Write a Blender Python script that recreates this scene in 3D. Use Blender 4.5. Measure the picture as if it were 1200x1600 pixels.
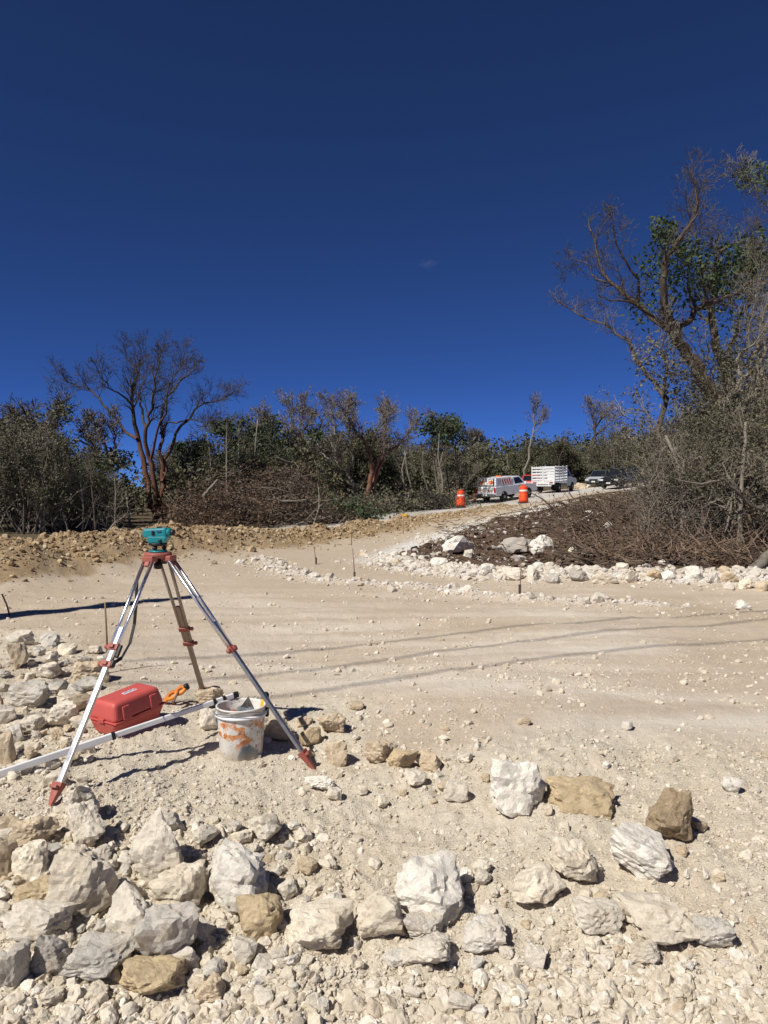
import bpy, bmesh, math, random
import numpy as np
from mathutils import Vector, Matrix, Euler
for _o in list(bpy.data.objects): bpy.data.objects.remove(_o)
scene = bpy.context.scene
COL = scene.collection
# ------------------------------------------------------------------ camera
FPX = 1164.0                      # focal length in photograph pixels (1200x1600)
PITCH = math.radians(1.575)       # camera looks slightly down
EYE = np.array([0.0, 0.0, 1.6])
cam_data = bpy.data.cameras.new('camera'); cam = bpy.data.objects.new('camera', cam_data)
COL.objects.link(cam); scene.camera = cam
cam_data.sensor_fit = 'VERTICAL'; cam_data.sensor_height = 36.0; cam_data.lens = 36.0*FPX/1600.0
cam_data.clip_start = 0.05; cam_data.clip_end = 5000
cam.location = EYE; cam.rotation_euler = (math.radians(90)-PITCH, 0, 0)
# ------------------------------------------------------------------ sky, sun, exposure
SUN_EL = math.radians(49.0)
SH = np.array([0.73, 0.683])      # ground direction in which shadows fall
world = bpy.data.worlds.new('World'); scene.world = world; world.use_nodes = True
wn = world.node_tree; bg = wn.nodes['Background']
sky = wn.nodes.new('ShaderNodeTexSky'); sky.sky_type = 'NISHITA'; sky.sun_disc = False
sky.sun_elevation = SUN_EL; sky.sun_rotation = math.atan2(-SH[0], -SH[1])
sky.altitude = 9500; sky.air_density = 1.0; sky.dust_density = 0.0; sky.ozone_density = 10.0
tint = wn.nodes.new('ShaderNodeMix'); tint.data_type = 'RGBA'; tint.blend_type = 'MULTIPLY'; tint.inputs['Factor'].default_value = 1.0
tint.inputs[7].default_value = (.80, .88, 1.08, 1)     # the camera's deep, cool rendering of the whole sky
wn.links.new(sky.outputs[0], tint.inputs[6]); wn.links.new(tint.outputs[2], bg.inputs[0]); bg.inputs[1].default_value = 0.071
sun_d = bpy.data.lights.new('sun', 'SUN'); sun = bpy.data.objects.new('sun', sun_d); COL.objects.link(sun)
sun_d.energy = 4.6; sun_d.angle = math.radians(0.53); sun_d.color = (1.0, 0.95, 0.87)
_ld = Vector((SH[0]*math.cos(SUN_EL), SH[1]*math.cos(SUN_EL), -math.sin(SUN_EL)))
sun.rotation_euler = _ld.to_track_quat('-Z', 'Y').to_euler(); sun.location = (-20, -20, 40)
scene.view_settings.view_transform = 'Standard'; scene.view_settings.look = 'None'
scene.view_settings.exposure = 0.23; scene.view_settings.gamma = 1.0
scene.view_settings.use_curve_mapping = False
# ------------------------------------------------------------------ numeric helpers
def hash01(ix, iy, iz, seed):
    h = (ix.astype(np.int64)*374761393 + iy.astype(np.int64)*668265263 + iz.astype(np.int64)*2147483647 + seed*974634777) & 0xFFFFFFFF
    h = ((h ^ (h >> 13)) * 1274126177) & 0xFFFFFFFF
    h = ((h ^ (h >> 16)) * 2246822519) & 0xFFFFFFFF
    return ((h ^ (h >> 15)) & 0xFFFFFF) / float(0xFFFFFF)
def vnoise2(x, y, seed=0):
    x0 = np.floor(x); y0 = np.floor(y); fx = x-x0; fy = y-y0
    fx = fx*fx*fx*(fx*(fx*6-15)+10); fy = fy*fy*fy*(fy*(fy*6-15)+10); z = np.zeros_like(x0)
    a = hash01(x0, y0, z, seed); b = hash01(x0+1, y0, z, seed); c = hash01(x0, y0+1, z, seed); d = hash01(x0+1, y0+1, z, seed)
    return (a+(b-a)*fx)*(1-fy)+(c+(d-c)*fx)*fy - 0.5
def vnoise3(p, seed=0):
    q = np.floor(p); f = p-q; f = f*f*(3-2*f); x0, y0, z0 = q[:,0], q[:,1], q[:,2]; fx, fy, fz = f[:,0], f[:,1], f[:,2]
    r = 0
    for dx in (0,1):
        for dy in (0,1):
            for dz in (0,1):
                w = (fx if dx else 1-fx)*(fy if dy else 1-fy)*(fz if dz else 1-fz)
                r = r + w*hash01(x0+dx, y0+dy, z0+dz, seed)
    return r-0.5
def fbm2(x, y, oct=4, seed=0, lac=2.03, gain=0.5):
    s = 0; a = 1.0
    for i in range(oct):
        s = s+a*vnoise2(x, y, seed+i*17); x = x*lac+13.7; y = y*lac+7.3; a *= gain
    return s
def fbm3(p, oct=3, seed=0):
    s = 0; a = 1.0
    for i in range(oct):
        s = s+a*vnoise3(p, seed+i*31); p = p*2.07+5.1; a *= 0.5
    return s
def sstep(e0, e1, v):
    t = np.clip((v-e0)/(e1-e0), 0, 1); return t*t*(3-2*t)
def poly_dist(x, y, pts):
    """distance to an open polyline, and the fraction along it"""
    best = np.full(np.shape(x), 1e9); tt = np.zeros(np.shape(x)); n = len(pts)-1
    for i in range(n):
        ax, ay = pts[i]; bx, by = pts[i+1]; dx, dy = bx-ax, by-ay
        t = np.clip(((x-ax)*dx+(y-ay)*dy)/(dx*dx+dy*dy), 0, 1)
        d = np.hypot(x-ax-t*dx, y-ay-t*dy); m = d < best
        best = np.where(m, d, best); tt = np.where(m, (i+t)/n, tt)
    return best, tt
def in_poly(x, y, pts):
    ins = np.zeros(np.shape(x), bool); n = len(pts)
    for i in range(n):
        x1, y1 = pts[i]; x2, y2 = pts[(i+1) % n]
        c = ((y1 > y) != (y2 > y)) & (x < (x2-x1)*(y-y1)/((y2-y1) if y2 != y1 else 1e-9)+x1)
        ins ^= c
    return ins
def sdist(x, y, pts):
    d, _ = poly_dist(x, y, pts+[pts[0]]); return np.where(in_poly(x, y, pts), -d, d)
# ------------------------------------------------------------------ terrain height
CP = [(-1.5,1.2,-.34),(0,1.2,-.34),(1.5,1.2,-.34),(0,2.2,-.2),(1.2,2.3,-.2),(-1.2,2.3,-.2),(-1.7,3.76,0),(-.4,4.28,.0),(.8,3.8,0),(2,4,.03),
 (-.9,4.5,.02),(-1.6,5,.06),(-1.35,5.6,.12),(.5,5.5,.1),(2.5,6,.12),(-2.9,4.6,.08),(-3,5.8,.17),(0,8,.14),(3,9,.15),(-4,8,.16),(-3,11,.17),(0,11,.15),
 (2,10.7,.15),(5,11,.17),(9,11,.25),(0,14.4,.18),(-3,15,.18),(-6,12,.2),(-.5,18,.2),(.3,15.1,.2),(.9,17,.3),(1.3,12.9,.2),(2.2,12.4,.22),(3.9,12.1,.24),(5.8,11.8,.26),
 (3.5,16.3,.5),(2.4,17.8,.5),(3.9,22.5,.78),(6.1,23.6,.98),(9.3,30,1.45),(5.8,16.9,.74),(6.8,15.6,.55),(6.3,12.9,.34),(1.7,20,.42),(4.5,26,.75),(1.3,25,.32),(5,33.5,.6),
 (5,48,.57),(8.5,45.5,.87),(7.6,53,.8),(9.3,56,1.1),(13.5,61,1.42),(15.5,65,1.65),(19.5,65,1.72),(22,68,2.0),(28,78,2.6),(21,75,2.05),(1,36,.36),(-3,28,.18),(-9,26,.22),
 (8,38,.85),(12,44,1.15),(15,36,1.6),(0,60,.8),(-15,40,.4),(-30,40,.5),(-14,16,.25),(-25,20,.4),(10,90,1.9),(40,100,3.2),(0,120,1.6),(-60,100,1.2),(60,60,3),(20,30,1.9),(14,18,1.0),(30,10,1.2),
 (14,6,.4),(-10,5,.2),(-14,-5,-.2),(14,-8,-.2),(0,-6,-.4),(-40,-30,0),(40,-30,0),(0,-60,0),(400,0,1.2),(-400,0,1.2),(0,400,1.4),(0,-400,1.0),(280,280,1.4),(-280,280,1.4),(280,-280,1),(-280,-280,1),(150,150,2),(-150,150,1.2)]
CP = np.array(CP, float)
def _k(x, y):
    d = (x[...,None]-CP[:,0])**2+(y[...,None]-CP[:,1])**2
    return -np.sqrt(d+2.0)
_A = np.zeros((len(CP)+1, len(CP)+1)); _A[:-1,:-1] = _k(CP[:,0], CP[:,1]) + np.eye(len(CP))*-0.05
_A[:-1,-1] = 1; _A[-1,:-1] = 1
_W = np.linalg.solve(_A, np.append(CP[:,2], 0))
SOIL = [(-10.5,7.4),(-7.3,9.6),(-6.2,12.3),(-5.5,15.8),(-3.4,19.0),(-.9,23.8),(.8,28.4),(4.2,37.2),(6.8,43.0)]
MULCH = [(0,15.3),(.46,13.8),(1.3,12.9),(2,12.4),(3,12.2),(3.9,12.0),(5.65,11.7),(9,11.5),(18,13),(19,30),(13,34),(9.3,31.5),(6.5,28),(4.3,25.0),(1.8,20.2),(.7,17.3)]
ROAD = [(-4.6,27.3),(-3,28.5),(1.4,37),(6.2,47.5),(9.2,54.5),(14.6,62.5),(21,69),(31,80),(60,110)]
def soil_w(x, y):
    d, t = poly_dist(x, y, SOIL); return d, t
def height(x, y, micro=True):
    x = np.asarray(x, float); y = np.asarray(y, float); sh = x.shape; x = x.ravel(); y = y.ravel()
    h = np.empty(len(x))
    for i in range(0, len(x), 40000):
        s = slice(i, i+40000); h[s] = _k(x[s], y[s]) @ _W[:-1] + _W[-1]
    d, t = soil_w(x, y); wdt = 1.45-0.95*t; hh = (0.56-0.46*sstep(.35, .95, t))*(1+.5*fbm2(x*.7, y*.7, 2, 5))
    h = h + hh*np.exp(-(d/wdt)**2*1.3)
    if micro:
        r = np.hypot(x, y); md = sdist(x, y, MULCH); rd, _ = poly_dist(x, y, ROAD)
        rub = rubble_w(x, y)
        soil = np.exp(-(d/wdt)**2*1.0)
        h = h + rub*(0.055*fbm2(x*2.6, y*2.6, 3, 2)+0.035*np.abs(fbm2(x*9, y*9, 3, 3))+.012*fbm2(x*34, y*34, 2, 9))
        h = h + (1-rub)*(.035*fbm2(x*.5, y*.9, 3, 11)+.012*fbm2(x*4, y*4, 3, 12)+.005*fbm2(x*24, y*24, 2, 15))
        h = h + soil*(.16*fbm2(x*1.6, y*1.6, 4, 21)+.05*fbm2(x*7, y*7, 2, 25))
        mu = sstep(.1, -.6, md)
        h = h + mu*(.22*fbm2(x*.9, y*.9, 4, 31)+.10*fbm2(x*4.5, y*4.5, 3, 33))
        # windrow of crushed stone round the bend, rim under the white stones
        wd, _ = poly_dist(x, y, WIND); h = h+.05*np.exp(-(wd/.22)**2)*(1+fbm2(x*5, y*5, 2, 44))
        rm, _ = poly_dist(x, y, RIM); h = h+.10*np.exp(-(rm/.35)**2)
        # wheel ruts of the graded surface
        for q, a, sl, wv in ((5.9,.009,.10,.2),(6.9,.010,.16,.3),(7.9,.009,.14,.25),(8.6,.011,.16,.3),(9.7,.010,.18,.4),(10.9,.010,.2,.3)):
            e = y-sl*(x-1)-q-wv*np.sin(x*.5+q)-.08*fbm2(x*2, y*2, 2, 47); h = h + (1-rub)*a*sstep(14,11.5,r)*(.9*np.exp(-((np.abs(e)-.24)/.08)**2)*(1+1.2*fbm2(x*7, y*7, 2, 48))-np.exp(-(e/.17)**2))
    return h.reshape(sh)
def rubble_w(x, y):
    a = sstep(5.0, 3.9, y-.10*x+.35*fbm2(x*1.1, y*1.1, 2, 71))
    b = sstep(-2.1, -2.9, x+.35*(y-5.8))*sstep(8.2, 7.2, y)
    c = sstep(5.9, 5.2, y)*sstep(.3, -.4, x)
    return np.clip(np.maximum(np.maximum(a, b), c*.8), 0, 1)
WIND = [(-2.6,15.6),(-2.15,14.2),(-1.75,12.9),(-1.1,12.0),(-.2,11.4),(.8,10.9),(2.0,10.0),(3.6,9.4)]
RIM = [(.05,15.1),(.5,13.6),(1.3,12.75),(2,12.25),(3,12.05),(3.9,11.85),(5.65,11.55),(8,11.5)]
class Grid:
    """terrain heights looked up on a lattice"""
    def __init__(s, x0, x1, y0, y1, st, micro):
        s.x0, s.y0, s.st = x0, y0, st; xs = np.arange(x0, x1+st, st); ys = np.arange(y0, y1+st, st); s.nx, s.ny = len(xs), len(ys)
        X, Y = np.meshgrid(xs, ys, indexing='ij'); s.z = height(X, Y, micro)
    def ok(s, x, y): return s.x0 <= x < s.x0+(s.nx-1)*s.st and s.y0 <= y < s.y0+(s.ny-1)*s.st
    def __call__(s, x, y):
        a = np.clip((np.asarray(x)-s.x0)/s.st, 0, s.nx-1.001); b = np.clip((np.asarray(y)-s.y0)/s.st, 0, s.ny-1.001)
        i = a.astype(int); j = b.astype(int); a = a-i; b = b-j; z = s.z
        return (z[i,j]*(1-a)+z[i+1,j]*a)*(1-b)+(z[i,j+1]*(1-a)+z[i+1,j+1]*a)*b
G = {}
def H(x, y):
    if 'near' not in G: G['near'] = Grid(-5.5, 5.5, 1.4, 9.5, .025, True); G['far'] = Grid(-45, 60, -12, 112, .22, True)
    for k in ('near', 'far'):
        g = G[k]
        if g.ok(x, y):
            a = (x-g.x0)/g.st; b = (y-g.y0)/g.st; i = int(a); j = int(b); a -= i; b -= j; z = g.z
            return float((z[i,j]*(1-a)+z[i+1,j]*a)*(1-b)+(z[i,j+1]*(1-a)+z[i+1,j+1]*a)*b)
    return float(height(np.array([x]), np.array([y]))[0])
FWD = np.array([0, math.cos(PITCH), -math.sin(PITCH)]); UP = np.array([0, math.sin(PITCH), math.cos(PITCH)]); RT = np.array([1.0,0,0])
def ray(px, py): return FWD + RT*(px-600)/FPX + UP*(800-py)/FPX
def at(px, py, dist):
    r = ray(px, py); return EYE + r*(dist/r[1])
def hit(px, py, tmax=90):
    r = ray(px, py); t = np.geomspace(1.5, tmax, 400); P = EYE+r*t[:,None]
    if 'macro' not in G: G['macro'] = Grid(-60, 70, 0, 125, .3, False)
    if 'near' not in G: H(0, 3)
    gn = G['near']; mac = G['macro']
    def gm(x, y): return np.where((np.abs(x) < 5.4) & (np.asarray(y) > 1.45) & (np.asarray(y) < 9.4), gn(x, y), mac(x, y))
    g = P[:,2]-gm(P[:,0], P[:,1]); i = np.argmax(g < 0)
    if g[i] >= 0: return None
    a, b = t[i-1], t[i]
    for _ in range(12):
        m = .5*(a+b); p = EYE+r*m
        if p[2] < float(gm(p[0], p[1])): b = m
        else: a = m
    p = EYE+r*b; return np.array([p[0], p[1], H(p[0], p[1])])
# ------------------------------------------------------------------ mesh helpers
def link(o, parent=None):
    COL.objects.link(o)
    if parent is not None: o.parent = parent
    return o
def np_mesh(name, V, F, mat=None, smooth=False):
    V = np.asarray(V, np.float32); me = bpy.data.meshes.new(name)
    groups = F if isinstance(F, list) else [F]
    groups = [np.asarray(g, np.int32) for g in groups if len(g)]
    me.vertices.add(len(V)); me.vertices.foreach_set('co', V.ravel())
    nl = sum(g.size for g in groups); nf = sum(len(g) for g in groups)
    me.loops.add(nl); me.loops.foreach_set('vertex_index', np.concatenate([g.ravel() for g in groups]))
    tot = np.concatenate([np.full(len(g), g.shape[1], np.int32) for g in groups]); st = np.concatenate([[0], np.cumsum(tot)[:-1]]).astype(np.int32)
    me.polygons.add(nf); me.polygons.foreach_set('loop_start', st)
    try: me.polygons.foreach_set('loop_total', tot)
    except Exception: pass
    me.polygons.foreach_set('use_smooth', np.full(nf, smooth, bool))
    me.update(calc_edges=True); me.validate()
    if mat: me.materials.append(mat)
    return me
class MB:
    """collects shapes, builds ONE mesh object"""
    def __init__(s): s.v = []; s.f = []; s.sm = []
    def add(s, V, F, smooth=False):
        o = len(s.v); s.v += [tuple(map(float, p)) for p in V]; s.f += [tuple(int(i)+o for i in f) for f in F]; s.sm += [smooth]*len(F); return s
    def box(s, c, size, R=None, bev=0.0, taper=1.0):
        bm = bmesh.new(); bmesh.ops.create_cube(bm, size=1)
        for v in bm.verts:
            k = taper if v.co.z > 0 else 1
            v.co = Vector((v.co.x*size[0]*k, v.co.y*size[1]*k, v.co.z*size[2]))
        if bev: bmesh.ops.bevel(bm, geom=bm.edges[:], offset=bev, segments=2, profile=.6, affect='EDGES')
        return s._bm(bm, c, R)
    def _bm(s, bm, c=(0,0,0), R=None, smooth=False):
        bm.verts.index_update(); M = R if R is not None else Matrix.Identity(3); c = Vector(c)
        V = [M @ v.co + c for v in bm.verts]; F = [[v.index for v in f.verts] for f in bm.faces]; bm.free(); return s.add(V, F, smooth)
    def tube(s, pts, rad, n=8, cap=True, smooth=True):
        V, F = tube_np(pts, rad, n); F = [tuple(f) for f in F]
        s.add(V, F, smooth)
        if cap:
            m = len(pts); o = len(s.v)-len(V)
            s.f += [tuple(o+i for i in range(n))[::-1], tuple(o+(m-1)*n+i for i in range(n))]; s.sm += [False, False]
        return s
    def lathe(s, prof, n=24, c=(0,0,0), R=None, cap=True, smooth=True):
        V = []; F = []; M = R if R is not None else Matrix.Identity(3); c = Vector(c)
        for r, z in prof:
            for i in range(n):
                a = 2*math.pi*i/n; V.append(M @ Vector((r*math.cos(a), r*math.sin(a), z)) + c)
        m = len(prof)
        for j in range(m-1):
            for i in range(n): F.append((j*n+i, j*n+(i+1) % n, (j+1)*n+(i+1) % n, (j+1)*n+i))
        s.add(V, F, smooth)
        if cap:
            o = len(s.v)-len(V); s.f += [tuple(o+i for i in range(n))[::-1], tuple(o+(m-1)*n+i for i in range(n))]; s.sm += [False, False]
        return s
    def prism(s, outline, y0, y1, c=(0,0,0), R=None, bev=0.0):
        """outline in (x,z), extruded along y"""
        bm = bmesh.new(); a = [bm.verts.new((x, y0, z)) for x, z in outline]; b = [bm.verts.new((x, y1, z)) for x, z in outline]
        n = len(a); bm.faces.new(a); bm.faces.new(b[::-1])
        for i in range(n): bm.faces.new((a[i], b[i], b[(i+1) % n], a[(i+1) % n])[::-1])
        bmesh.ops.recalc_face_normals(bm, faces=bm.faces[:])
        if bev:
            ed = [e for e in bm.edges if len(e.link_faces) == 2 and e.calc_face_angle() > .6]
            bmesh.ops.bevel(bm, geom=ed, offset=bev, segments=2, profile=.6, affect='EDGES', clamp_overlap=True)
        return s._bm(bm, c, R)
    def hexa(s, q, bev=0.0):
        """8 corners: 4 bottom (ccw) then 4 top"""
        bm = bmesh.new(); v = [bm.verts.new(p) for p in q]
        for f in ((3,2,1,0),(4,5,6,7),(0,1,5,4),(1,2,6,5),(2,3,7,6),(3,0,4,7)): bm.faces.new([v[i] for i in f])
        bmesh.ops.recalc_face_normals(bm, faces=bm.faces[:])
        if bev: bmesh.ops.bevel(bm, geom=bm.edges[:], offset=bev, segments=5 if bev > .03 else 2, profile=.6, affect='EDGES')
        return s._bm(bm)
    def panel(s, q, u0, u1, v0, v1, off=.004, th=.012):
        """slab lying on the quad q (4 corners, bilinear), between u0..u1, v0..v1"""
        q = [Vector(p) for p in q]
        n = (q[1]-q[0]).cross(q[3]-q[0]).normalized()
        P = lambda u, v: (q[0]*(1-u)+q[1]*u)*(1-v)+(q[3]*(1-u)+q[2]*u)*v
        c = [P(u0,v0), P(u1,v0), P(u1,v1), P(u0,v1)]
        return s.hexa([p+n*(off-th) for p in c]+[p+n*off for p in c])
    def build(s, name, mat, parent=None, loc=None, rot=None):
        me = bpy.data.meshes.new(name); me.from_pydata(s.v, [], s.f); me.update()
        me.polygons.foreach_set('use_smooth', s.sm); me.materials.append(mat)
        o = bpy.data.objects.new(name, me)
        if loc is not None: o.location = loc
        if rot is not None: o.rotation_euler = rot
        return link(o, parent)
def tube_np(pts, rad, n=6):
    P = np.asarray(pts, float); m = len(P); rad = np.broadcast_to(np.asarray(rad, float), (m,))
    T = np.gradient(P, axis=0); T /= np.linalg.norm(T, axis=1)[:,None]+1e-12
    ref = np.array([0,0,1.0]) if abs(T[0][2]) < .9 else np.array([1.0,0,0])
    u = np.cross(ref, T[0]); u /= np.linalg.norm(u); V = np.empty((m, n, 3)); a = np.arange(n)*2*math.pi/n
    for i in range(m):
        u = u-T[i]*np.dot(u, T[i]); u /= np.linalg.norm(u)+1e-12; w = np.cross(T[i], u)
        V[i] = P[i]+rad[i]*(np.cos(a)[:,None]*u+np.sin(a)[:,None]*w)
    j = np.arange(n); k = (j+1) % n
    F = np.concatenate([np.stack([i*n+j, i*n+k, (i+1)*n+k, (i+1)*n+j], 1) for i in range(m-1)])
    return V.reshape(-1,3), F
def tag(o, label, cat, group=None, kind=None):
    if label: o['label'] = label
    if cat: o['category'] = cat
    if group: o['group'] = group
    if kind: o['kind'] = kind
    return o
def thing(name, label, cat, loc=(0,0,0), rot=(0,0,0), group=None):
    o = bpy.data.objects.new(name, None); COL.objects.link(o); o.location = loc; o.rotation_euler = rot
    o.empty_display_size = .1
    return tag(o, label, cat, group)
def structure(o): o['kind'] = 'structure'; return o
# ------------------------------------------------------------------ materials
def new_mat(name):
    m = bpy.data.materials.new(name); m.use_nodes = True; nt = m.node_tree
    return m, nt, nt.nodes['Principled BSDF']
def N(nt, t, **kw):
    n = nt.nodes.new(t)
    for k, v in kw.items():
        if k in n.inputs.keys(): n.inputs[k].default_value = v
        else: setattr(n, k, v)
    return n
def mixc(nt, fac, a, b, mode='MIX'):
    m = nt.nodes.new('ShaderNodeMix'); m.data_type = 'RGBA'; m.blend_type = mode; m.clamp_factor = True
    for sock, v in ((m.inputs['Factor'], fac), (m.inputs[6], a), (m.inputs[7], b)):
        if isinstance(v, bpy.types.NodeSocket): nt.links.new(v, sock)
        elif isinstance(v, (int, float)): sock.default_value = v
        else: sock.default_value = (*v[:3], 1)
    return m.outputs[2]
def ramp(nt, src, stops):
    r = nt.nodes.new('ShaderNodeValToRGB'); nt.links.new(src, r.inputs[0]); e = r.color_ramp.elements
    while len(e) < len(stops): e.new(.5)
    for i, (p, c) in enumerate(stops):
        e[i].position = p; e[i].color = (c, c, c, 1) if isinstance(c, (int, float)) else (*c, 1)
    return r.outputs[0]
def noise(nt, scale, detail=4, rough=.55, vec=None, dist=0.0):
    n = N(nt, 'ShaderNodeTexNoise', Scale=scale, Detail=detail, Roughness=rough, Distortion=dist)
    if vec is not None: nt.links.new(vec, n.inputs['Vector'])
    return n.outputs[0]
def bump(nt, src, strength, dist, bsdf, prev=None):
    b = N(nt, 'ShaderNodeBump', Strength=strength, Distance=dist); nt.links.new(src, b.inputs['Height'])
    if prev is not None: nt.links.new(prev, b.inputs['Normal'])
    nt.links.new(b.outputs[0], bsdf.inputs['Normal']); return b.outputs[0]
def objco(nt): return nt.nodes.new('ShaderNodeTexCoord').outputs['Object']
def geopos(nt): return nt.nodes.new('ShaderNodeNewGeometry').outputs['Position']
def simple(name, col, rough=.6, metal=0.0, vary=.12, scale=8, bmp=0.0, spec=.4, dirt=None):
    m, nt, b = new_mat(name); oc = objco(nt); n = noise(nt, scale, 5, .6, oc)
    f = ramp(nt, n, [(.3, 0.0), (.7, 1.0)])
    c = mixc(nt, f, tuple(x*(1-vary) for x in col), tuple(min(1, x*(1+vary)) for x in col))
    if dirt:
        n2 = noise(nt, scale*.45, 6, .7, oc); c = mixc(nt, ramp(nt, n2, [(dirt[1], 0.0), (min(1, dirt[1]+.2), dirt[2])]), c, dirt[0])
    nt.links.new(c, b.inputs['Base Color'])
    rr = ramp(nt, noise(nt, scale*2.3, 4, .6, oc), [(.3, max(.02, rough-.08)), (.7, min(1, rough+.08))]); nt.links.new(rr, b.inputs['Roughness'])
    b.inputs['Metallic'].default_value = metal; b.inputs['Specular IOR Level'].default_value = spec
    if bmp: bump(nt, noise(nt, scale*6, 5, .65, oc), bmp, .01, b)
    return m
def rock_mat(name):
    m, nt, b = new_mat(name); oc = objco(nt); oi = nt.nodes.new('ShaderNodeObjectInfo')
    off = N(nt, 'ShaderNodeVectorMath', operation='ADD'); sc = N(nt, 'ShaderNodeVectorMath', operation='SCALE')
    cmb = N(nt, 'ShaderNodeCombineXYZ'); nt.links.new(oi.outputs['Random'], cmb.inputs[0]); nt.links.new(oi.outputs['Random'], cmb.inputs[2])
    nt.links.new(cmb.outputs[0], sc.inputs[0]); sc.inputs['Scale'].default_value = 50
    geo = geopos(nt); nt.links.new(geo, off.inputs[0]); nt.links.new(sc.outputs[0], off.inputs[1]); v = off.outputs[0]
    n1 = noise(nt, 9, 6, .65, v); n2 = noise(nt, 40, 5, .7, v); n3 = noise(nt, 4.5, 3, .5, v, 1.5)
    c = mixc(nt, ramp(nt, n1, [(.35, 0.0), (.65, 1.0)]), (.84, .83, .81), (1.08, 1.07, 1.05))
    c = mixc(nt, 1.0, oi.outputs['Color'], c, 'MULTIPLY')
    c = mixc(nt, ramp(nt, n3, [(.54, 0.0), (.70, .45)]), c, (.58, .475, .33))      # ochre staining
    c = mixc(nt, ramp(nt, n2, [(.58, 0.0), (.72, .5)]), c, (.74, .68, .59))      # dust
    n5 = noise(nt, 26, 5, .62, v, .8); n6 = noise(nt, 150, 3, .6, v)
    c = mixc(nt, ramp(nt, n5, [(.56, 0.0), (.68, .55)]), c, mixc(nt, 1.0, c, (.62,.56,.48), 'MULTIPLY'))      # weathered patches
    c = mixc(nt, ramp(nt, n6, [(.60, 0.0), (.70, .6)]), c, mixc(nt, 1.0, c, (.55,.50,.44), 'MULTIPLY'))       # pores
    nt.links.new(c, b.inputs['Base Color']); b.inputs['Roughness'].default_value = .92; b.inputs['Specular IOR Level'].default_value = .15
    p = bump(nt, noise(nt, 18, 9, .74, v), .75, .025, b); p = bump(nt, noise(nt, 90, 6, .75, v), .6, .006, b, p)
    vo = N(nt, 'ShaderNodeTexVoronoi', Scale=70.0); nt.links.new(v, vo.inputs['Vector'])
    bump(nt, ramp(nt, vo.outputs['Distance'], [(.0, 0.0), (.3, 1.0)]), .25, .004, b, p)
    return m
def inst_mat(name, stops, bsc=120):
    """instanced crumbs: colour by the random number of each instance"""
    m, nt, b = new_mat(name); oi = nt.nodes.new('ShaderNodeObjectInfo')
    c = ramp(nt, oi.outputs['Random'], stops); n = noise(nt, bsc*.5, 4, .6, geopos(nt))
    c = mixc(nt, 1.0, c, mixc(nt, ramp(nt, n, [(.3, 0.0), (.7, 1.0)]), (.82, .82, .82), (1.1, 1.1, 1.1)), 'MULTIPLY')
    nt.links.new(c, b.inputs['Base Color']); b.inputs['Roughness'].default_value = .95; b.inputs['Specular IOR Level'].default_value = .1
    bump(nt, noise(nt, bsc, 5, .7, geopos(nt)), .5, .006, b); return m
def bark_mat(name, a, bcol, scale=6, upper=None):
    m, nt, b = new_mat(name); oc = objco(nt); mp = N(nt, 'ShaderNodeMapping'); mp.inputs['Scale'].default_value = (1, 1, .25); nt.links.new(oc, mp.inputs[0])
    n = noise(nt, scale, 6, .7, mp.outputs[0]); c = mixc(nt, ramp(nt, n, [(.35, 0.0), (.65, 1.0)]), a, bcol)
    if upper:      # peeling red bark on the stems, grey brown on the limbs above
        sz = N(nt, 'ShaderNodeSeparateXYZ'); nt.links.new(oc, sz.inputs[0]); mz = N(nt, 'ShaderNodeMapRange'); nt.links.new(sz.outputs[2], mz.inputs[0]); mz.inputs[1].default_value = 2.2; mz.inputs[2].default_value = 4.6
        c = mixc(nt, mz.outputs[0], c, mixc(nt, ramp(nt, n, [(.35, 0.0), (.65, 1.0)]), upper[0], upper[1]))
    oi = nt.nodes.new('ShaderNodeObjectInfo'); hv = ramp(nt, oi.outputs['Random'], [(0, .75), (1, 1.2)])
    c = mixc(nt, 1.0, c, hv, 'MULTIPLY'); nt.links.new(c, b.inputs['Base Color']); b.inputs['Roughness'].default_value = .9; b.inputs['Specular IOR Level'].default_value = .15
    bump(nt, noise(nt, scale*4, 5, .7, mp.outputs[0]), .6, .02, b); return m
def leaf_mat(name, a, bcol):
    m, nt, b = new_mat(name); n = noise(nt, 1.3, 3, .6, geopos(nt)); n2 = noise(nt, 14, 2, .6, geopos(nt))
    c = mixc(nt, ramp(nt, n, [(.35, 0.0), (.65, 1.0)]), a, bcol); c = mixc(nt, ramp(nt, n2, [(.4, 0.0), (.7, .6)]), c, tuple(x*1.6 for x in bcol))
    nt.links.new(c, b.inputs['Base Color']); b.inputs['Roughness'].default_value = .65; b.inputs['Specular IOR Level'].default_value = .3
    return m
M = {}
M['rock'] = rock_mat('limestone_rock')
M['alu'] = simple('brushed_aluminium', (.72,.73,.75), .32, 1.0, .06, 20)
M['alu_dull'] = simple('dull_aluminium', (.45,.46,.48), .42, 1.0, .1, 14, dirt=((.45,.38,.3), .62, .4))
M['ground_lit_metal'] = simple('ground_lit_leg_metal', (.33,.27,.21), .5, .3, .1, 14)  # beige of light bounced off the ground, put into the rear leg's colour
M['redplastic'] = simple('red_case_plastic', (.52,.095,.08), .45, 0, .07, 5, .03, dirt=((.55,.33,.25), .62, .45))
M['clampred'] = simple('faded_red_casting', (.33,.10,.075), .55, 0, .15, 18, .05, dirt=((.45,.33,.26), .55, .5))
M['teal'] = simple('teal_paint', (.01,.20,.23), .38, 0, .08, 12, dirt=((.3,.33,.3), .68, .3))
M['black'] = simple('black_plastic', (.012,.012,.013), .5, 0, .2, 12)
M['white'] = simple('white_enamel', (.72,.72,.72), .4, 0, .05, 8, dirt=((.5,.43,.34), .62, .4))
M['steel'] = simple('worn_steel', (.4,.38,.36), .45, .9, .15, 18)
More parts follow.
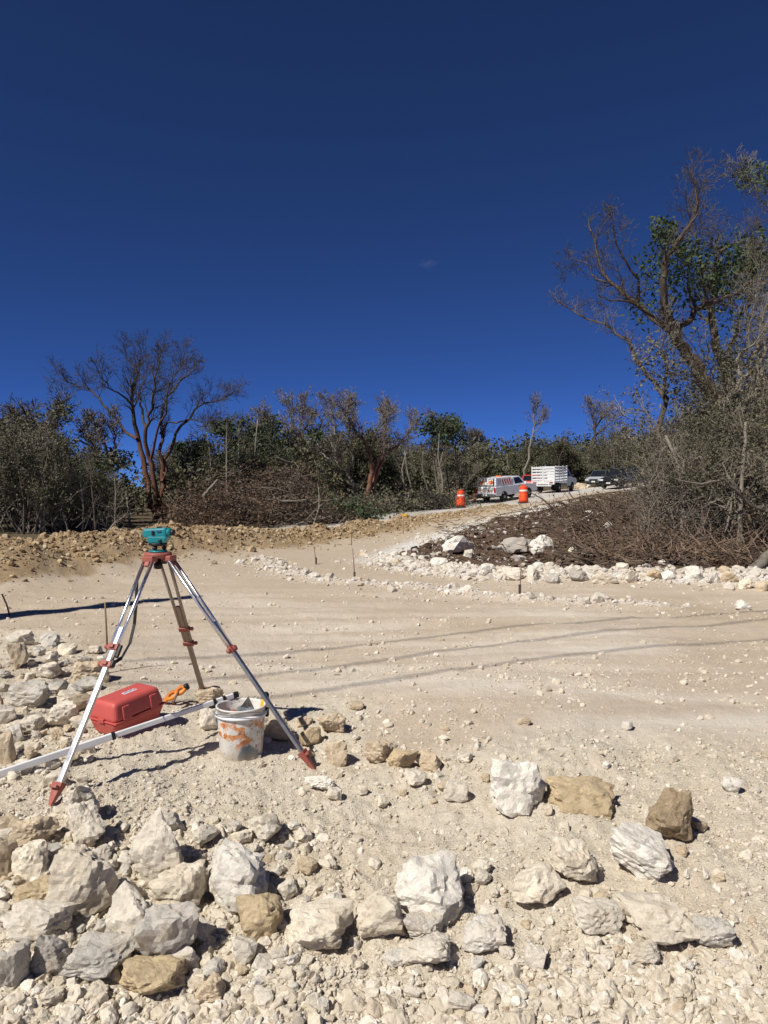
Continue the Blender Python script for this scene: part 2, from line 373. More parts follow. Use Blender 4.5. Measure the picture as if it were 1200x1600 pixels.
M['orange'] = simple('orange_plastic', (.78,.25,.03), .5, 0, .1, 15, dirt=((.5,.38,.25), .62, .4))
M['yellow'] = simple('yellow_grip', (.75,.42,.02), .5, 0, .1, 15)
M['wood'] = simple('weathered_stake_wood', (.20,.13,.08), .85, 0, .3, 25, .3)
M['palewood'] = simple('sawn_wood', (.42,.28,.14), .85, 0, .2, 18, .2)
M['drum'] = simple('barrel_orange', (.80,.085,.02), .5, 0, .08, 4, dirt=((.55,.35,.22), .6, .35))
M['reflect'] = simple('reflective_white', (.75,.70,.66), .4, 0, .06, 6)
M['rubber'] = simple('tyre_rubber', (.022,.021,.02), .85, 0, .2, 10, dirt=((.2,.17,.13), .55, .5))
M['rim'] = simple('wheel_rim', (.35,.35,.36), .4, .8, .1, 10)
M['glass'] = simple('tinted_glass', (.012,.015,.018), .08, 0, .1, 3, spec=.8)
M['carwhite'] = simple('white_car_paint', (.74,.75,.76), .3, 0, .03, 3, spec=.5, dirt=((.45,.4,.33), .62, .45))
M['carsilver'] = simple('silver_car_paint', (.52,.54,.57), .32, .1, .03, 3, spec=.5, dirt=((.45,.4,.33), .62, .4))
M['carblack'] = simple('black_car_paint', (.012,.013,.015), .15, 0, .1, 3, spec=.6)
M['carred'] = simple('red_car_paint', (.45,.03,.02), .35, 0, .06, 3)
M['tail'] = simple('red_tail_lamp', (.35,.012,.015), .2, 0, .1, 6, spec=.6)
M['lamp'] = simple('headlamp_glass', (.65,.66,.68), .12, 0, .05, 6, spec=.7)
M['signwhite'] = simple('sign_white', (.78,.76,.72), .5, 0, .04, 6)
M['signorange'] = simple('sign_orange', (.70,.16,.05), .5, 0, .06, 6)
M['signred'] = simple('sign_red', (.50,.07,.04), .5, 0, .06, 6)
M['blue'] = simple('blue_print', (.03,.06,.25), .5, 0, .1, 10)
M['bark_red'] = bark_mat('red_brown_bark', (.125,.052,.034), (.235,.122,.082), 6, ((.06,.047,.039), (.13,.105,.088)))
M['bark_brown'] = bark_mat('dark_red_grey_bark', (.060,.043,.035), (.135,.102,.082))
M['twig_dark'] = bark_mat('dark_grey_twig', (.07,.058,.048), (.125,.105,.088), 2)
M['cardark'] = simple('dark_grey_car_paint', (.06,.065,.07), .2, .1, .06, 3, spec=.5)
M['rag'] = simple('grey_blue_cloth', (.16,.18,.21), .9, 0, .25, 20, .2)
M['bark_grey'] = bark_mat('pale_grey_bark', (.15,.125,.10), (.30,.27,.22))
M['bark_dark'] = bark_mat('dark_bark', (.06,.045,.035), (.13,.10,.08))
M['twig'] = bark_mat('grey_brown_twig', (.115,.098,.080), (.20,.172,.142), 2)
M['twig_pale'] = bark_mat('pale_dry_twig', (.155,.135,.105), (.26,.232,.185), 2)
M['leaf'] = leaf_mat('olive_leaf', (.060,.062,.030), (.100,.098,.052))
M['leaf_dark'] = leaf_mat('dark_green_leaf', (.028,.044,.018), (.050,.072,.030))
M['leaf_dry'] = leaf_mat('grey_green_dry_leaf', (.085,.082,.050), (.135,.125,.080))
M['leaf_brown'] = leaf_mat('dead_brown_leaf', (.075,.048,.030), (.13,.085,.055))
M['pole'] = simple('pole_concrete', (.35,.33,.30), .9, 0, .1, 5)
# ================================================================== GROUND (one sheet, split by kind of surface)
def ground_mat():
    m, nt, b = new_mat('ground_surface'); pos = geopos(nt)
    a1 = N(nt, 'ShaderNodeAttribute', attribute_name='zone'); a2 = N(nt, 'ShaderNodeAttribute', attribute_name='zone2')
    s1 = N(nt, 'ShaderNodeSeparateColor'); nt.links.new(a1.outputs['Color'], s1.inputs[0])
    s2 = N(nt, 'ShaderNodeSeparateColor'); nt.links.new(a2.outputs['Color'], s2.inputs[0])
    n1 = noise(nt, 1.1, 6, .6, pos); n2 = noise(nt, 16, 6, .65, pos); n3 = noise(nt, 90, 4, .7, pos); n4 = noise(nt, .35, 4, .5, pos)
    mp = N(nt, 'ShaderNodeMapping'); mp.inputs['Scale'].default_value = (.35, 2.6, 1); mp.inputs['Rotation'].default_value = (0, 0, -.16); nt.links.new(pos, mp.inputs[0])
    nb = noise(nt, 1.0, 5, .6, mp.outputs[0])
    F = lambda n, a, c: ramp(nt, n, [(a, 0.0), (c, 1.0)])
    lime = mixc(nt, F(n2, .35, .65), (.51,.445,.345), (.63,.57,.465)); lime = mixc(nt, F(n1, .45, .7), lime, (.55,.46,.34)); lime = mixc(nt, F(n3, .52, .75), lime, (.67,.62,.53))
    road = mixc(nt, F(n2, .35, .7), (.478,.394,.30), (.555,.472,.372)); road = mixc(nt, F(nb, .42, .62), road, (.635,.565,.47)); road = mixc(nt, F(n4, .45, .65), road, (.475,.38,.275)); road = mixc(nt, F(n3, .55, .72), road, (.62,.56,.48))
    sy = N(nt, 'ShaderNodeSeparateXYZ'); nt.links.new(pos, sy.inputs[0]); yy = N(nt, 'ShaderNodeMath', operation='MULTIPLY_ADD'); nt.links.new(n1, yy.inputs[0]); yy.inputs[1].default_value = 5; nt.links.new(sy.outputs[1], yy.inputs[2])
    mr = N(nt, 'ShaderNodeMapRange'); nt.links.new(yy.outputs[0], mr.inputs[0]); mr.inputs[1].default_value = 10; mr.inputs[2].default_value = 16
    far_beige = mixc(nt, F(n2, .35, .7), (.435,.355,.262), (.505,.425,.325)); road = mixc(nt, mr.outputs[0], road, far_beige)      # darker beige blended in farther along the road
    soil = mixc(nt, F(n2, .3, .7), (.265,.185,.105), (.41,.305,.185)); soil = mixc(nt, F(n1, .5, .7), soil, (.37,.285,.185))
    mul = mixc(nt, F(n2, .3, .7), (.066,.043,.030), (.135,.092,.064)); mul = mixc(nt, F(n3, .55, .75), mul, (.13,.088,.062)); mul = mixc(nt, F(n1, .58, .72), mul, (.15,.115,.09))
    lit = mixc(nt, F(n2, .3, .7), (.075,.058,.038), (.15,.115,.075)); lit = mixc(nt, F(n1, .5, .7), lit, (.085,.085,.045))
    mroad = mixc(nt, F(n2, .3, .7), (.45,.42,.38), (.56,.53,.49)); mroad = mixc(nt, F(n4, .45, .6), mroad, (.42,.38,.32))
    wht = mixc(nt, F(n2, .3, .7), (.55,.53,.50), (.70,.68,.65))
    def w(src, k=.5):   # ragged edges
        x = N(nt, 'ShaderNodeMath', operation='ADD'); y = N(nt, 'ShaderNodeMath', operation='MULTIPLY_ADD'); nt.links.new(n2, y.inputs[0]); y.inputs[1].default_value = k; y.inputs[2].default_value = -k*.5
        nt.links.new(src, x.inputs[0]); nt.links.new(y.outputs[0], x.inputs[1]); return ramp(nt, x.outputs[0], [(.3, 0.0), (.7, 1.0)])
    c = mixc(nt, w(s1.outputs[0]), lime, road); c = mixc(nt, w(s2.outputs[1], .8), c, wht); c = mixc(nt, w(s1.outputs[1], .6), c, soil)
    c = mixc(nt, w(s2.outputs[2], .6), c, lit); c = mixc(nt, w(s2.outputs[0], .3), c, mroad); c = mixc(nt, w(s1.outputs[2], .7), c, mul)
    nt.links.new(c, b.inputs['Base Color']); b.inputs['Roughness'].default_value = .95; b.inputs['Specular IOR Level'].default_value = .1
    p = bump(nt, noise(nt, 28, 8, .7, pos), .7, .02, b); p = bump(nt, noise(nt, 130, 6, .75, pos), .7, .006, b, p)
    vo = N(nt, 'ShaderNodeTexVoronoi', Scale=95.0); nt.links.new(pos, vo.inputs['Vector']); bump(nt, ramp(nt, vo.outputs['Distance'], [(.0, 1.0), (.55, 0.0)]), .45, .006, b, p)
    return m
M['ground'] = ground_mat()
def build_ground():
    rr = [0.5]
    while rr[-1] < 13: rr.append(rr[-1]*(1.0068 if rr[-1] > 1.7 else 1.06))
    while rr[-1] < 90: rr.append(rr[-1]*1.013)
    while rr[-1] < 1400: rr.append(rr[-1]*1.16)
    rr = np.array(rr); fine = np.radians(np.arange(-38, 38.01, .17)); coarse = np.radians(np.arange(44, 317, 6.0))
    aa = np.concatenate([fine, coarse]); nr, na = len(rr), len(aa)
    R_, A_ = np.meshgrid(rr, aa, indexing='ij'); X = (R_*np.sin(A_)).ravel(); Y = (R_*np.cos(A_)).ravel()
    Z = height(X, Y); Z = np.where(R_.ravel() > 300, Z*0+1.2, Z)
    V = np.stack([X, Y, Z], 1); i, j = np.meshgrid(np.arange(nr-1), np.arange(na), indexing='ij'); i = i.ravel(); j = j.ravel(); k = (j+1) % na
    F = np.stack([i*na+j, i*na+k, (i+1)*na+k, (i+1)*na+j], 1)[:, ::-1]
    nz = .35*fbm2(X*1.5, Y*1.5, 3, 51)
    ds, ts = soil_w(X, Y); md = sdist(X, Y, MULCH); rd, rt = poly_dist(X, Y, ROAD); rub = rubble_w(X, Y)
    sw = 1.75-1.25*ts
    soil = sstep(.35, -.35, ds-sw+nz*1.2)
    # side of the soil strip facing away from the camera: forest floor; the right hand forest likewise
    far_left = sstep(-.6, .8, (-(X-(-5.8))*.88+(Y-16.0)*.47)) * (ds > .9)
    beyond = ((X < np.interp(Y, [0, 10, 16, 22.9, 33, 48, 62, 80], [-14, -8.6, -6.3, -2.5, 2, 9, 17.5, 33]))).astype(float)
    beyond *= (ds > sw*.8)
    lit = np.clip(beyond, 0, 1)*sstep(3.6, 4.6, rd)
    lit = np.maximum(lit, sstep(5.0, 7.0, X-.10*Y+nz)*sstep(12.0, 12.8, Y)*.0)
    right = ((X > 5.2+.0*Y) & (md > 0) & (Y > 14) & (rd > 5)).astype(float)
    lit = np.maximum(lit, right*sstep(5, 8, X-Y*.0)*(Y > 30)); lit = np.maximum(lit, (np.hypot(X, Y) > 95).astype(float))
    lit = np.maximum(lit, ((rd > 4.6) & (Y > 40) & (X > Y*.3)).astype(float))
    road = (1-rub)*1.0
    mroad = sstep(3.6, 3.0, rd+nz)
    mul = sstep(.12, -.25, md+nz*.5)
    wd, wt = poly_dist(X, Y, WIND); rm, _ = poly_dist(X, Y, RIM)
    wl, _ = poly_dist(X, Y, [(.2,15.3),(.8,17.3),(1.7,20.2),(4.0,25.2),(6.5,28.5),(9,32)])
    wht = np.maximum.reduce([.5*np.exp(-(wd/.22)**2), .95*np.exp(-(rm/.45)**2), .9*np.exp(-(wl/1.0)**2)])
    groups = {'gravel_road': None}
    z1 = np.stack([road, soil, mul, np.ones_like(X)], 1).astype(np.float32); z2 = np.stack([mroad, wht, lit, np.ones_like(X)], 1).astype(np.float32)
    cls = np.zeros(len(X), int); cls[rub > .5] = 1; cls[soil > .5] = 2; cls[lit > .5] = 3; cls[mroad > .5] = 4; cls[mul > .5] = 5
    fc = cls[F[:, 0]]; names = ['graded_road', 'rubble_ground', 'soil_bank', 'forest_floor', 'main_road', 'mulch_mound']
    for c, nm in enumerate(names):
        f = F[fc == c]; u, inv = np.unique(f, return_inverse=True); f2 = inv.reshape(f.shape)
        if nm == 'rubble_ground':   # close the small hole under the camera
            pass
        me = np_mesh(nm, V[u], f2, M['ground'], True)
        for an, zz in (('zone', z1), ('zone2', z2)):
            at_ = me.attributes.new(an, 'FLOAT_COLOR', 'POINT'); at_.data.foreach_set('color', zz[u].ravel())
        structure(link(bpy.data.objects.new(nm, me)))
build_ground()
# ================================================================== ROCKS
_ico = {}
def ico(sub):
    if sub not in _ico:
        bm = bmesh.new(); bmesh.ops.create_icosphere(bm, subdivisions=sub, radius=1); bm.verts.index_update()
        _ico[sub] = (np.array([v.co[:] for v in bm.verts]), np.array([[v.index for v in f.verts] for f in bm.faces])); bm.free()
        V = _ico[sub][0]; V /= np.linalg.norm(V, axis=1)[:,None]
    return _ico[sub]
def rock_geo(seed, sub=3, planes=12, soft=60, rough=.09, fine=.10):
    rg = np.random.default_rng(seed); D, F = ico(sub); P = rg.normal(size=(planes, 3)); P /= np.linalg.norm(P, axis=1)[:,None]
    P = np.concatenate([P, [[0,0,-1],[0,0,1],[1,0,0],[-1,0,0],[0,1,0],[0,-1,0]]]); P += rg.normal(size=P.shape)*.18; P /= np.linalg.norm(P, axis=1)[:,None]
    off = rg.uniform(.56, 1.0, len(P)); dot = D @ P.T
    val = off/np.maximum(dot, .12); val = np.where(dot > .02, val, 9.0)
    r = -np.log(np.exp(-soft*val).sum(1))/soft
    r = r*(1+rough*2*fbm3(D*1.9+seed*3.1, 3, seed)+fine*2*fbm3(D*5.5+seed, 4, seed+7))
    ridge = 1-np.abs(fbm3(D*2.6+seed*2.3, 3, seed+41))*3.2; r = r-.075*np.clip(ridge-.62, 0, 1)/.38*np.clip(.5+fbm3(D*1.3+seed, 2, seed+5), 0, 1)
    pit = fbm3(D*3.3+seed*1.7, 2, seed+19); r = r-(.10*np.clip(pit-.22, 0, 1))
    V = D*r[:,None]; lo, hi = V.min(0), V.max(0); V = (V-(lo+hi)/2)/((hi-lo)/2)
    return V, F
_rocklib = {}
def rock_mesh(seed, sub):
    if (seed, sub) not in _rocklib:
        V, F = rock_geo(seed, sub); _rocklib[(seed, sub)] = np_mesh('rock', V, F, M['rock'], False)
    return _rocklib[(seed, sub)]
TINT = {'cream': (.76,.685,.56), 'white': (.80,.76,.68), 'grey': (.60,.565,.505), 'tan': (.62,.51,.365), 'ochre': (.54,.43,.275), 'pale': (.72,.66,.56), 'brown': (.42,.325,.21), 'dark': (.45,.42,.375), 'soil': (.37,.275,.17)}
rng = random.Random(7)
placed = []
def put_rock(x, y, dims, rot, tint, label, group=None, seed=0, sub=3, embed=.3, cat='rock', name='limestone_rock', z=None):
    me = rock_mesh(seed, sub); o = bpy.data.objects.new(name, me); link(o)
    o.scale = (dims[0]/2, dims[1]/2, dims[2]/2); o.rotation_euler = rot
    g = H(x, y) if z is None else z
    o.location = (x, y, g+dims[2]*(.5-embed)); k = rng.uniform(.92, 1.06); t = TINT[tint]; o.color = (t[0]*k, t[1]*k, t[2]*k, 1)
    placed.append((x, y, max(dims[0], dims[1])/2)); return tag(o, label, cat, group)
def rock_px(x0, y0, x1, y1, tint, label, seed, tilt=0.0, group=None, sub=None, embed=.13, flat=1.0, cat='rock', name='limestone_rock', wob=1.0):
    """rock by where it lies: the ground point below its middle gives its distance, hence its real size"""
    cx = (x0+x1)/2; p = hit(cx, y1-(y1-y0)*.22)
    r = ray(cx, y1); k = p[1]/r[1]; w = (x1-x0)/FPX*k; hpx = (y1-y0)/FPX*k
    el = math.atan2(-ray(cx, (y0+y1)/2)[2], 1.0); el = max(el, .12)
    dep = w*.82; hz = max((hpx-dep*math.sin(el)*.75)/math.cos(el), .42*w)*1.05/(1-embed*.5)*flat
    y = p[1]+dep*.18; x = p[0]+(p[0]/p[1])*dep*.18
    s = (4 if (x1-x0) > 45 else 3) if sub is None else sub
    return put_rock(x, y, (w*1.04, dep, hz), (rng.uniform(-.12,.12)*wob, tilt+rng.uniform(-.1,.1)*(wob-1), rng.uniform(-.25,.25)*wob), tint, label, group, seed, s, embed, cat, name)
BIG = [
 (85,1340,180,1452,'cream','large squarish cream boulder, biggest in the lower left rubble',0),
 (212,1286,294,1412,'pale','tall slanting pale slab leaning right, above the grey boulders',-.35),
 (310,1335,422,1438,'white','bright white split rock with a sharp sloping edge, left of the ochre rock',.1),
 (235,1365,320,1442,'cream','broken cream rock wedged between the tall slab and the white split rock',-.2),
 (366,1407,442,1482,'ochre','rough ochre brown rock under the bright white split rock',.1),
 (208,1425,316,1532,'grey','large smooth grey boulder low in the left rubble',-.1),
 (166,1405,248,1506,'pale','pale grey rock tucked behind the large smooth grey boulder',.1),
 (105,1463,212,1537,'grey','rounded grey rock left of the large smooth grey boulder',.05),
 (55,1465,112,1537,'dark','dark grey blocky rock near the lower left corner',0),
 (8,1412,108,1482,'pale','pale lumpy rock below the large squarish cream boulder',.1),
 (15,1375,88,1436,'ochre','ochre rock half hidden left of the large squarish cream boulder',0),
 (14,1322,76,1386,'cream','cream wedge shaped rock above the half hidden ochre rock',-.1),
 (-18,1316,26,1386,'tan','tan rock cut off by the left edge of the picture',0),
 (100,1236,156,1296,'pale','pale long rock tilted beside the left tripod foot',-.6),
 (105,1262,164,1337,'pale','pale upright slab just below the tilted rock by the tripod foot',-.25),
 (24,1280,86,1332,'tan','low tan rock below the left tripod foot',-.1),
 (-8,1483,46,1562,'dark','dark grey rock in the bottom left corner',0),
 (445,1420,548,1502,'cream','dusty cream mound of rock right of the ochre brown rock',0),
 (555,1405,634,1487,'cream','cream block with a shadowed right side, bottom centre',0),
 (618,1352,724,1462,'white','white rock mostly buried in gravel, showing two bright patches',0),
 (632,1432,692,1482,'grey','small grey rock below the buried white rock',0),
 (625,1473,707,1517,'pale','flat pale rock at the bottom, below the small grey rock',0),
 (764,1192,857,1280,'white','big white boulder with a shaded right face, top of the right hand rocks',.05),
 (855,1222,962,1280,'ochre','flat ochre slab beside the big white boulder',.1),
 (1010,1246,1087,1333,'brown','round brown boulder at the right',.1),
 (944,1302,1054,1387,'white','long white streaked rock sloping down to the right',.42),
 (855,1317,934,1390,'cream','cream rock in the middle of the right hand group, above the rounded one',.1),
 (794,1359,880,1427,'cream','rounded cream rock with a dark shadow at its right, centre right',0),
 (970,1405,1092,1489,'cream','wide flat cream slab at lower right',.12),
 (1087,1440,1145,1494,'grey','grey white rock with dark veins beside the wide flat slab',.1),
 (893,1410,978,1467,'pale','pale grey rock sunk in the gravel left of the wide flat slab',0),
 (984,1474,1032,1514,'pale','small pale rock just below the wide flat slab',0),
 (724,1440,792,1497,'white','broken white rock right of the buried white rock',0),
 (650,1174,690,1209,'tan','small tan rock, right end of the row beyond the tripod',0),
 (570,1159,616,1202,'tan','tan block in the row right of the tripod foot',0),
 (494,1116,541,1152,'tan','rounded tan rock under the shadow of the surveying level',0),
 (694,1224,732,1257,'pale','pale cube shaped rock left of the big white boulder',0),
 (545,1097,569,1113,'tan','smooth tan cobble lying alone on the road right of the tripod',0),
 (904,1217,940,1241,'brown','small brown stone on top of the flat ochre slab edge',0),
 (188,1512,292,1562,'ochre','flat ochre rock at the bottom below the large grey boulder',0),
 (268,1480,312,1527,'white','small white grey rock against the large grey boulder',0),
 (360,1470,402,1517,'pale','pale block just below the ochre brown rock',0),
 (298,1530,352,1577,'tan','tan cobble at the bottom edge left of centre',0),
 (412,1122,460,1168,'tan','tan rock in the shadow of the bucket',0),
 (468,1138,504,1170,'ochre','ochre stone just behind the right tripod leg',0),
 (508,1160,544,1202,'tan','tan stone right of the right tripod foot',0),
 (118,1033,172,1072,'tan','tan rock behind the left tripod leg clamps',0),
 (18,1068,82,1114,'grey','grey rock among the pile at the left edge',0),
 (58,1038,94,1066,'pale','pale stone at the top of the left hand pile',0),
 (18,1118,72,1152,'pale','pale flat rock low in the left hand pile',0),
 (74,1100,124,1144,'pale','pale block left of the red case',0),
 (-6,1150,24,1206,'tan','tan rock at the left edge above the levelling staff',0),
 (12,1012,44,1052,'tan','small tan rock highest in the left hand pile',0),
 (304,1076,350,1112,'tan','tan rock at the foot of the rear tripod leg',0),
 (312,1112,340,1150,'pale','pale upright stone under the levelling staff beside the bucket',0),
 (606,1172,652,1206,'ochre','ochre stone in the row right of the tripod, between the tan ones',0),
 (808,1121,830,1136,'tan','small tan stone alone on the road, centre right',0),
 (970,1128,990,1144,'grey','small grey stone alone on the graded road at right',0),
 (1146,938,1172,956,'white','white stone lying on the graded road near the right edge',0),
 (1128,1216,1154,1244,'white','thin white stone upright in the gravel at the right edge',.3),
 (820,1480,852,1525,'pale','pale stone at the bottom right of centre',0),
 (476,1210,524,1240,'white','white chalky stone just below the right tripod foot',0),
]
for k, (x0, y0, x1, y1, t, lab, tilt) in enumerate(BIG):
    rock_px(x0, y0, x1, y1, t, lab, 100+k, tilt)
# --- rubble cobbles, each told by the named rock it lies beside
import re
REFS = []
def ref_name(lab):
    return re.split(r',| (?:with|below|beside|under|in|at|left|right|between|near|just|of|behind|lying|mostly|tucked|half|wedged|cut|sloping|leaning|on|among|against|above|showing|low|highest|tilted|upright|sunk|alone) ', lab)[0]
_cnt = {}
for r_ in BIG: _cnt[ref_name(r_[5])] = _cnt.get(ref_name(r_[5]), 0)+1
for o_ in [o for o in COL.objects if o.name.startswith('limestone_rock')]:
    nm_ = ref_name(o_['label'])
    if _cnt.get(nm_, 0) == 1 and len(nm_.split()) >= 3: REFS.append((o_.location.x, o_.location.y, nm_))
REFS += [(-.89,4.6,'paint stained bucket'),(-1.66,4.96,'red instrument case')]
USED = {}
TW = {'cream':'cream','white':'white','grey':'grey','tan':'tan','ochre':'ochre','pale':'pale','brown':'brown','dark':'dark grey'}
def near_label(x, y, s, tint, noun='cobble'):
    d, a, b, nm = min(((x-a)**2+(y-b)**2, a, b, nm) for a, b, nm in REFS)
    dx, dy = x-a, y-b
    rel = ('right of' if dx > 0 else 'left of') if abs(dx) > abs(dy) else ('behind' if dy > 0 else 'in front of')
    size = 'tiny' if s < .06 else 'small' if s < .1 else 'fist sized' if s < .14 else 'large'
    for lab in (f'{size} {TW[tint]} {noun} {rel} the {nm}', f'{size} {TW[tint]} {noun} {"close " if d < .09 else "farther "}{rel} the {nm}', f'{size} {TW[tint]} {noun} {"just " if d < .05 else ""}{rel} the {nm}, {"upper" if dy > 0 else "lower"} {"right" if dx > 0 else "left"} one'):
        if lab not in USED: break
    USED[lab] = 1; return lab
def free(x, y, r):
    return all((x-a)**2+(y-b)**2 > (r+c)**2*.62 for a, b, c in placed)
HERO = [(-.89,4.6,.2),(-1.66,4.96,.3),(-1.72,3.76,.08),(-.385,4.28,.08),(-1.32,5.5,.06)]
placed += [(a, b, c) for a, b, c in HERO]
def cobbles(n, region, smin, smax, tints, label, group, subs=2):
    c = 0; tries = 0
    while c < n and tries < n*60:
        tries += 1; px = rng.uniform(region[0], region[2]); py = rng.uniform(region[1], region[3]); p = hit(px, py)
        if p is None: continue
        k = p[1]/FPX; s = (smin+(smax-smin)*rng.random()**2.2)*k
        if not free(p[0], p[1], s/2): continue
        put_rock(p[0], p[1], (s, s*rng.uniform(.7,1), s*rng.uniform(.5,.85)), (rng.uniform(-.3,.3), rng.uniform(-.3,.3), rng.uniform(0,6.28)), (t_ := rng.choice(tints)), near_label(p[0], p[1], s, t_), group, rng.randint(0, 11), 3, rng.uniform(.08,.35)); c += 1
cobbles(84, (0,1285,480,1565), 20, 60, ['cream','pale','grey','white','tan','pale'], 'one of the fist sized cobbles filling the lower left rubble', 'cobbles of the lower left rubble')
cobbles(28, (430,1340,860,1585), 18, 46, ['cream','pale','white','pale'], 'one of the pale cobbles half sunk in gravel at bottom centre', 'cobbles at bottom centre')
cobbles(16, (860,1190,1200,1540), 16, 34, ['cream','pale','white','tan'], 'one of the small pale cobbles scattered around the right hand boulders', 'cobbles at lower right')
cobbles(22, (400,1125,760,1260), 14, 36, ['cream','tan','pale'], 'one of the small cobbles in the row right of the tripod', 'cobbles right of the tripod')
cobbles(46, (0,1005,150,1230), 16, 46, ['cream','tan','pale','grey'], 'one of the cobbles in the pile along the left edge', 'cobbles of the left hand pile')
# --- white stones along the foot of the mulch mound
RIMROCKS = [(688,842,748,868,'white','long white slab lying on the brown mulch',.15),(772,838,832,868,'dark','long grey flat boulder on the mulch beside the white cube',.1),
 (829,836,864,869,'white','white cube shaped boulder on the brown mulch',0),(720,862,744,882,'pale','small pale rock on the mulch below the white slab',0),
 (664,874,704,896,'white','white rock at the left tip of the stone rim',0),(742,880,778,907,'white','white rock of the stone rim below the long grey boulder',0),
 (776,884,822,911,'pale','pale grey rock of the stone rim left of the short stake',0),(818,884,848,912,'pale','pale rock of the stone rim just right of the short stake',0),
 (846,890,880,916,'grey','grey rock of the stone rim under the white cube boulder',0),(884,890,922,914,'dark','dark grey rock ending the grey part of the rim',0),
 (920,893,970,918,'cream','wide cream slab of the stone rim, centre right',0),(966,893,1002,917,'cream','cream rock of the stone rim beside the tan one',0),(1002,892,1036,915,'ochre','ochre rock in the white stone rim',0),
 (1066,886,1102,917,'white','bright white rock, tallest of the right hand rim',0),(1100,893,1126,918,'grey','grey white slanting rock right of the bright white one',.3),(1124,891,1156,918,'tan','tan rock of the rim near the fallen trunk',0),
 (1150,900,1180,924,'cream','cream rock low in the rim near the right edge',0),(1174,902,1208,928,'tan','tan rock of the rim cut by the right edge',0)]
for k, (x0, y0, x1, y1, t, lab, tilt) in enumerate(RIMROCKS):
    if k > 3: w_ = (x1-x0)*.13; x0 += w_; x1 -= w_; y0 += (y1-y0)*.22
    rock_px(x0, y0, x1, y1, t, lab, 200+k, tilt, sub=3, embed=.26, wob=3.5)
FREF = [(o.location.x, o.location.y, ref_name(o['label'])) for o in COL.objects if 'label' in o and o.location.y > 9 and o.name.startswith('limestone')]
FREF = [r for r in FREF if sum(q[2] == r[2] for q in FREF) == 1 and len(r[2].split()) >= 2 and _cnt.get(r[2], 0) == 0]
SREF = [(-6.0,13.2,'far left part of the soil bank'),(-5.0,16.2,'soil bank left of the tripod head'),(-3.3,18.4,'soil bank right of the tripod head'),(-.6,22.9,'soil bank left of the thin stakes'),(1.3,26.5,'soil bank by the yellow flag'),(5.0,33.6,'soil bank below the barrels')]
def far_label(x, y, w, tint, label):
    size = 'tiny' if w < .13 else 'small' if w < .18 else 'middling' if w < .24 else 'large'; t = {'soil': 'brown earth', 'brown': 'brown', 'ochre': 'ochre', 'tan': 'tan'}.get(tint, tint)
    if 'clod' in label:
        nm = min(((x-a)**2+(y-b)**2, n) for a, b, n in SREF)[1]; lab = f'{size} {t} clod on the {nm}'; alt = [lab, f'{lab}, {"front" if H(x, y) < .42 else "crest"} one']
    else:
        d, a, b, nm = min(((x-a)**2+(y-b)**2, a, b, n) for a, b, n in FREF); rel = ('right of' if x > a else 'left of') if abs(x-a) > abs(y-b) else ('behind' if y > b else 'in front of')
        sn = 'windrow stone' if 'windrow' in label else 'mulch stone' if 'lying on' in label else 'rim stone'; lab = f'{size} {t} {sn} {rel} the {nm}'; alt = [lab, f'{size} {t} {sn} {"close" if d < .3 else "farther"} {rel} the {nm}', f'{size} {t} {sn} {"close" if d < .3 else "farther"} {rel} the {nm}, {"nearer" if y < b else "higher"} one']
    for lab in alt:
        if lab not in USED: break
    USED[lab] = 1; return lab
def line_rocks(n, pts, spread, smin, smax, tints, label, group, name='limestone_rock', cat='rock', embed=(.1,.35)):
    P = np.array(pts); L = np.r_[0, np.cumsum(np.hypot(*np.diff(P, axis=0).T))]; c = 0; tr = 0
    while c < n and tr < n*40:
        tr += 1; s = rng.uniform(0, L[-1]); x = float(np.interp(s, L, P[:,0]))+rng.gauss(0, spread); y = float(np.interp(s, L, P[:,1]))+rng.gauss(0, spread)
        w = smin+(smax-smin)*rng.random()**2
        if not free(x, y, w*(.2 if pts is RIM else .5)) or abs(x) > .57*y+.3: continue
        put_rock(x, y, (w, w*rng.uniform(.7,1), w*rng.uniform(.55,.9)), (rng.uniform(-.4,.4), rng.uniform(-.4,.4), rng.uniform(0,6.28)), (t_ := rng.choice(tints)), far_label(x, y, w, t_, label), group, rng.randint(0,11), 2, rng.uniform(*embed), cat, name); c += 1
line_rocks(36, RIM, .22, .08, .26, ['white','white','cream','pale','tan'], 'one of the smaller white stones in the rim round the mulch mound', 'stones of the white rim')
line_rocks(10, WIND, .16, .06, .17, ['white','cream','pale'], 'one of the small white stones in the curved windrow on the road bend', 'stones of the curved windrow')
line_rocks(8, [(1.2,14.5),(3,16),(5,19),(6.5,23)], .9, .10, .26, ['white','pale','grey'], 'one of the small pale stones lying on the brown mulch', 'stones on the mulch')
line_rocks(60, SOIL, .75, .08, .24, ['soil','soil','brown','soil','ochre'], 'one of the brown earth clods on the soil bank', 'clods of the soil bank', 'earth_clod', 'clod')
for i, (px, py, w, t) in enumerate([(904,764,1.5,'tan'),(916,762,.9,'white')]):
    p = hit(px, py, 120); p = p if p is not None else at(px, py, 70)
    put_rock(p[0], p[1], (w, w*.8, w*.6), (0,0,i), t, ['tan boulder at the roadside between the stake truck and the parked cars','white boulder at the roadside next to the tan boulder'][i], None, 240+i, 3)
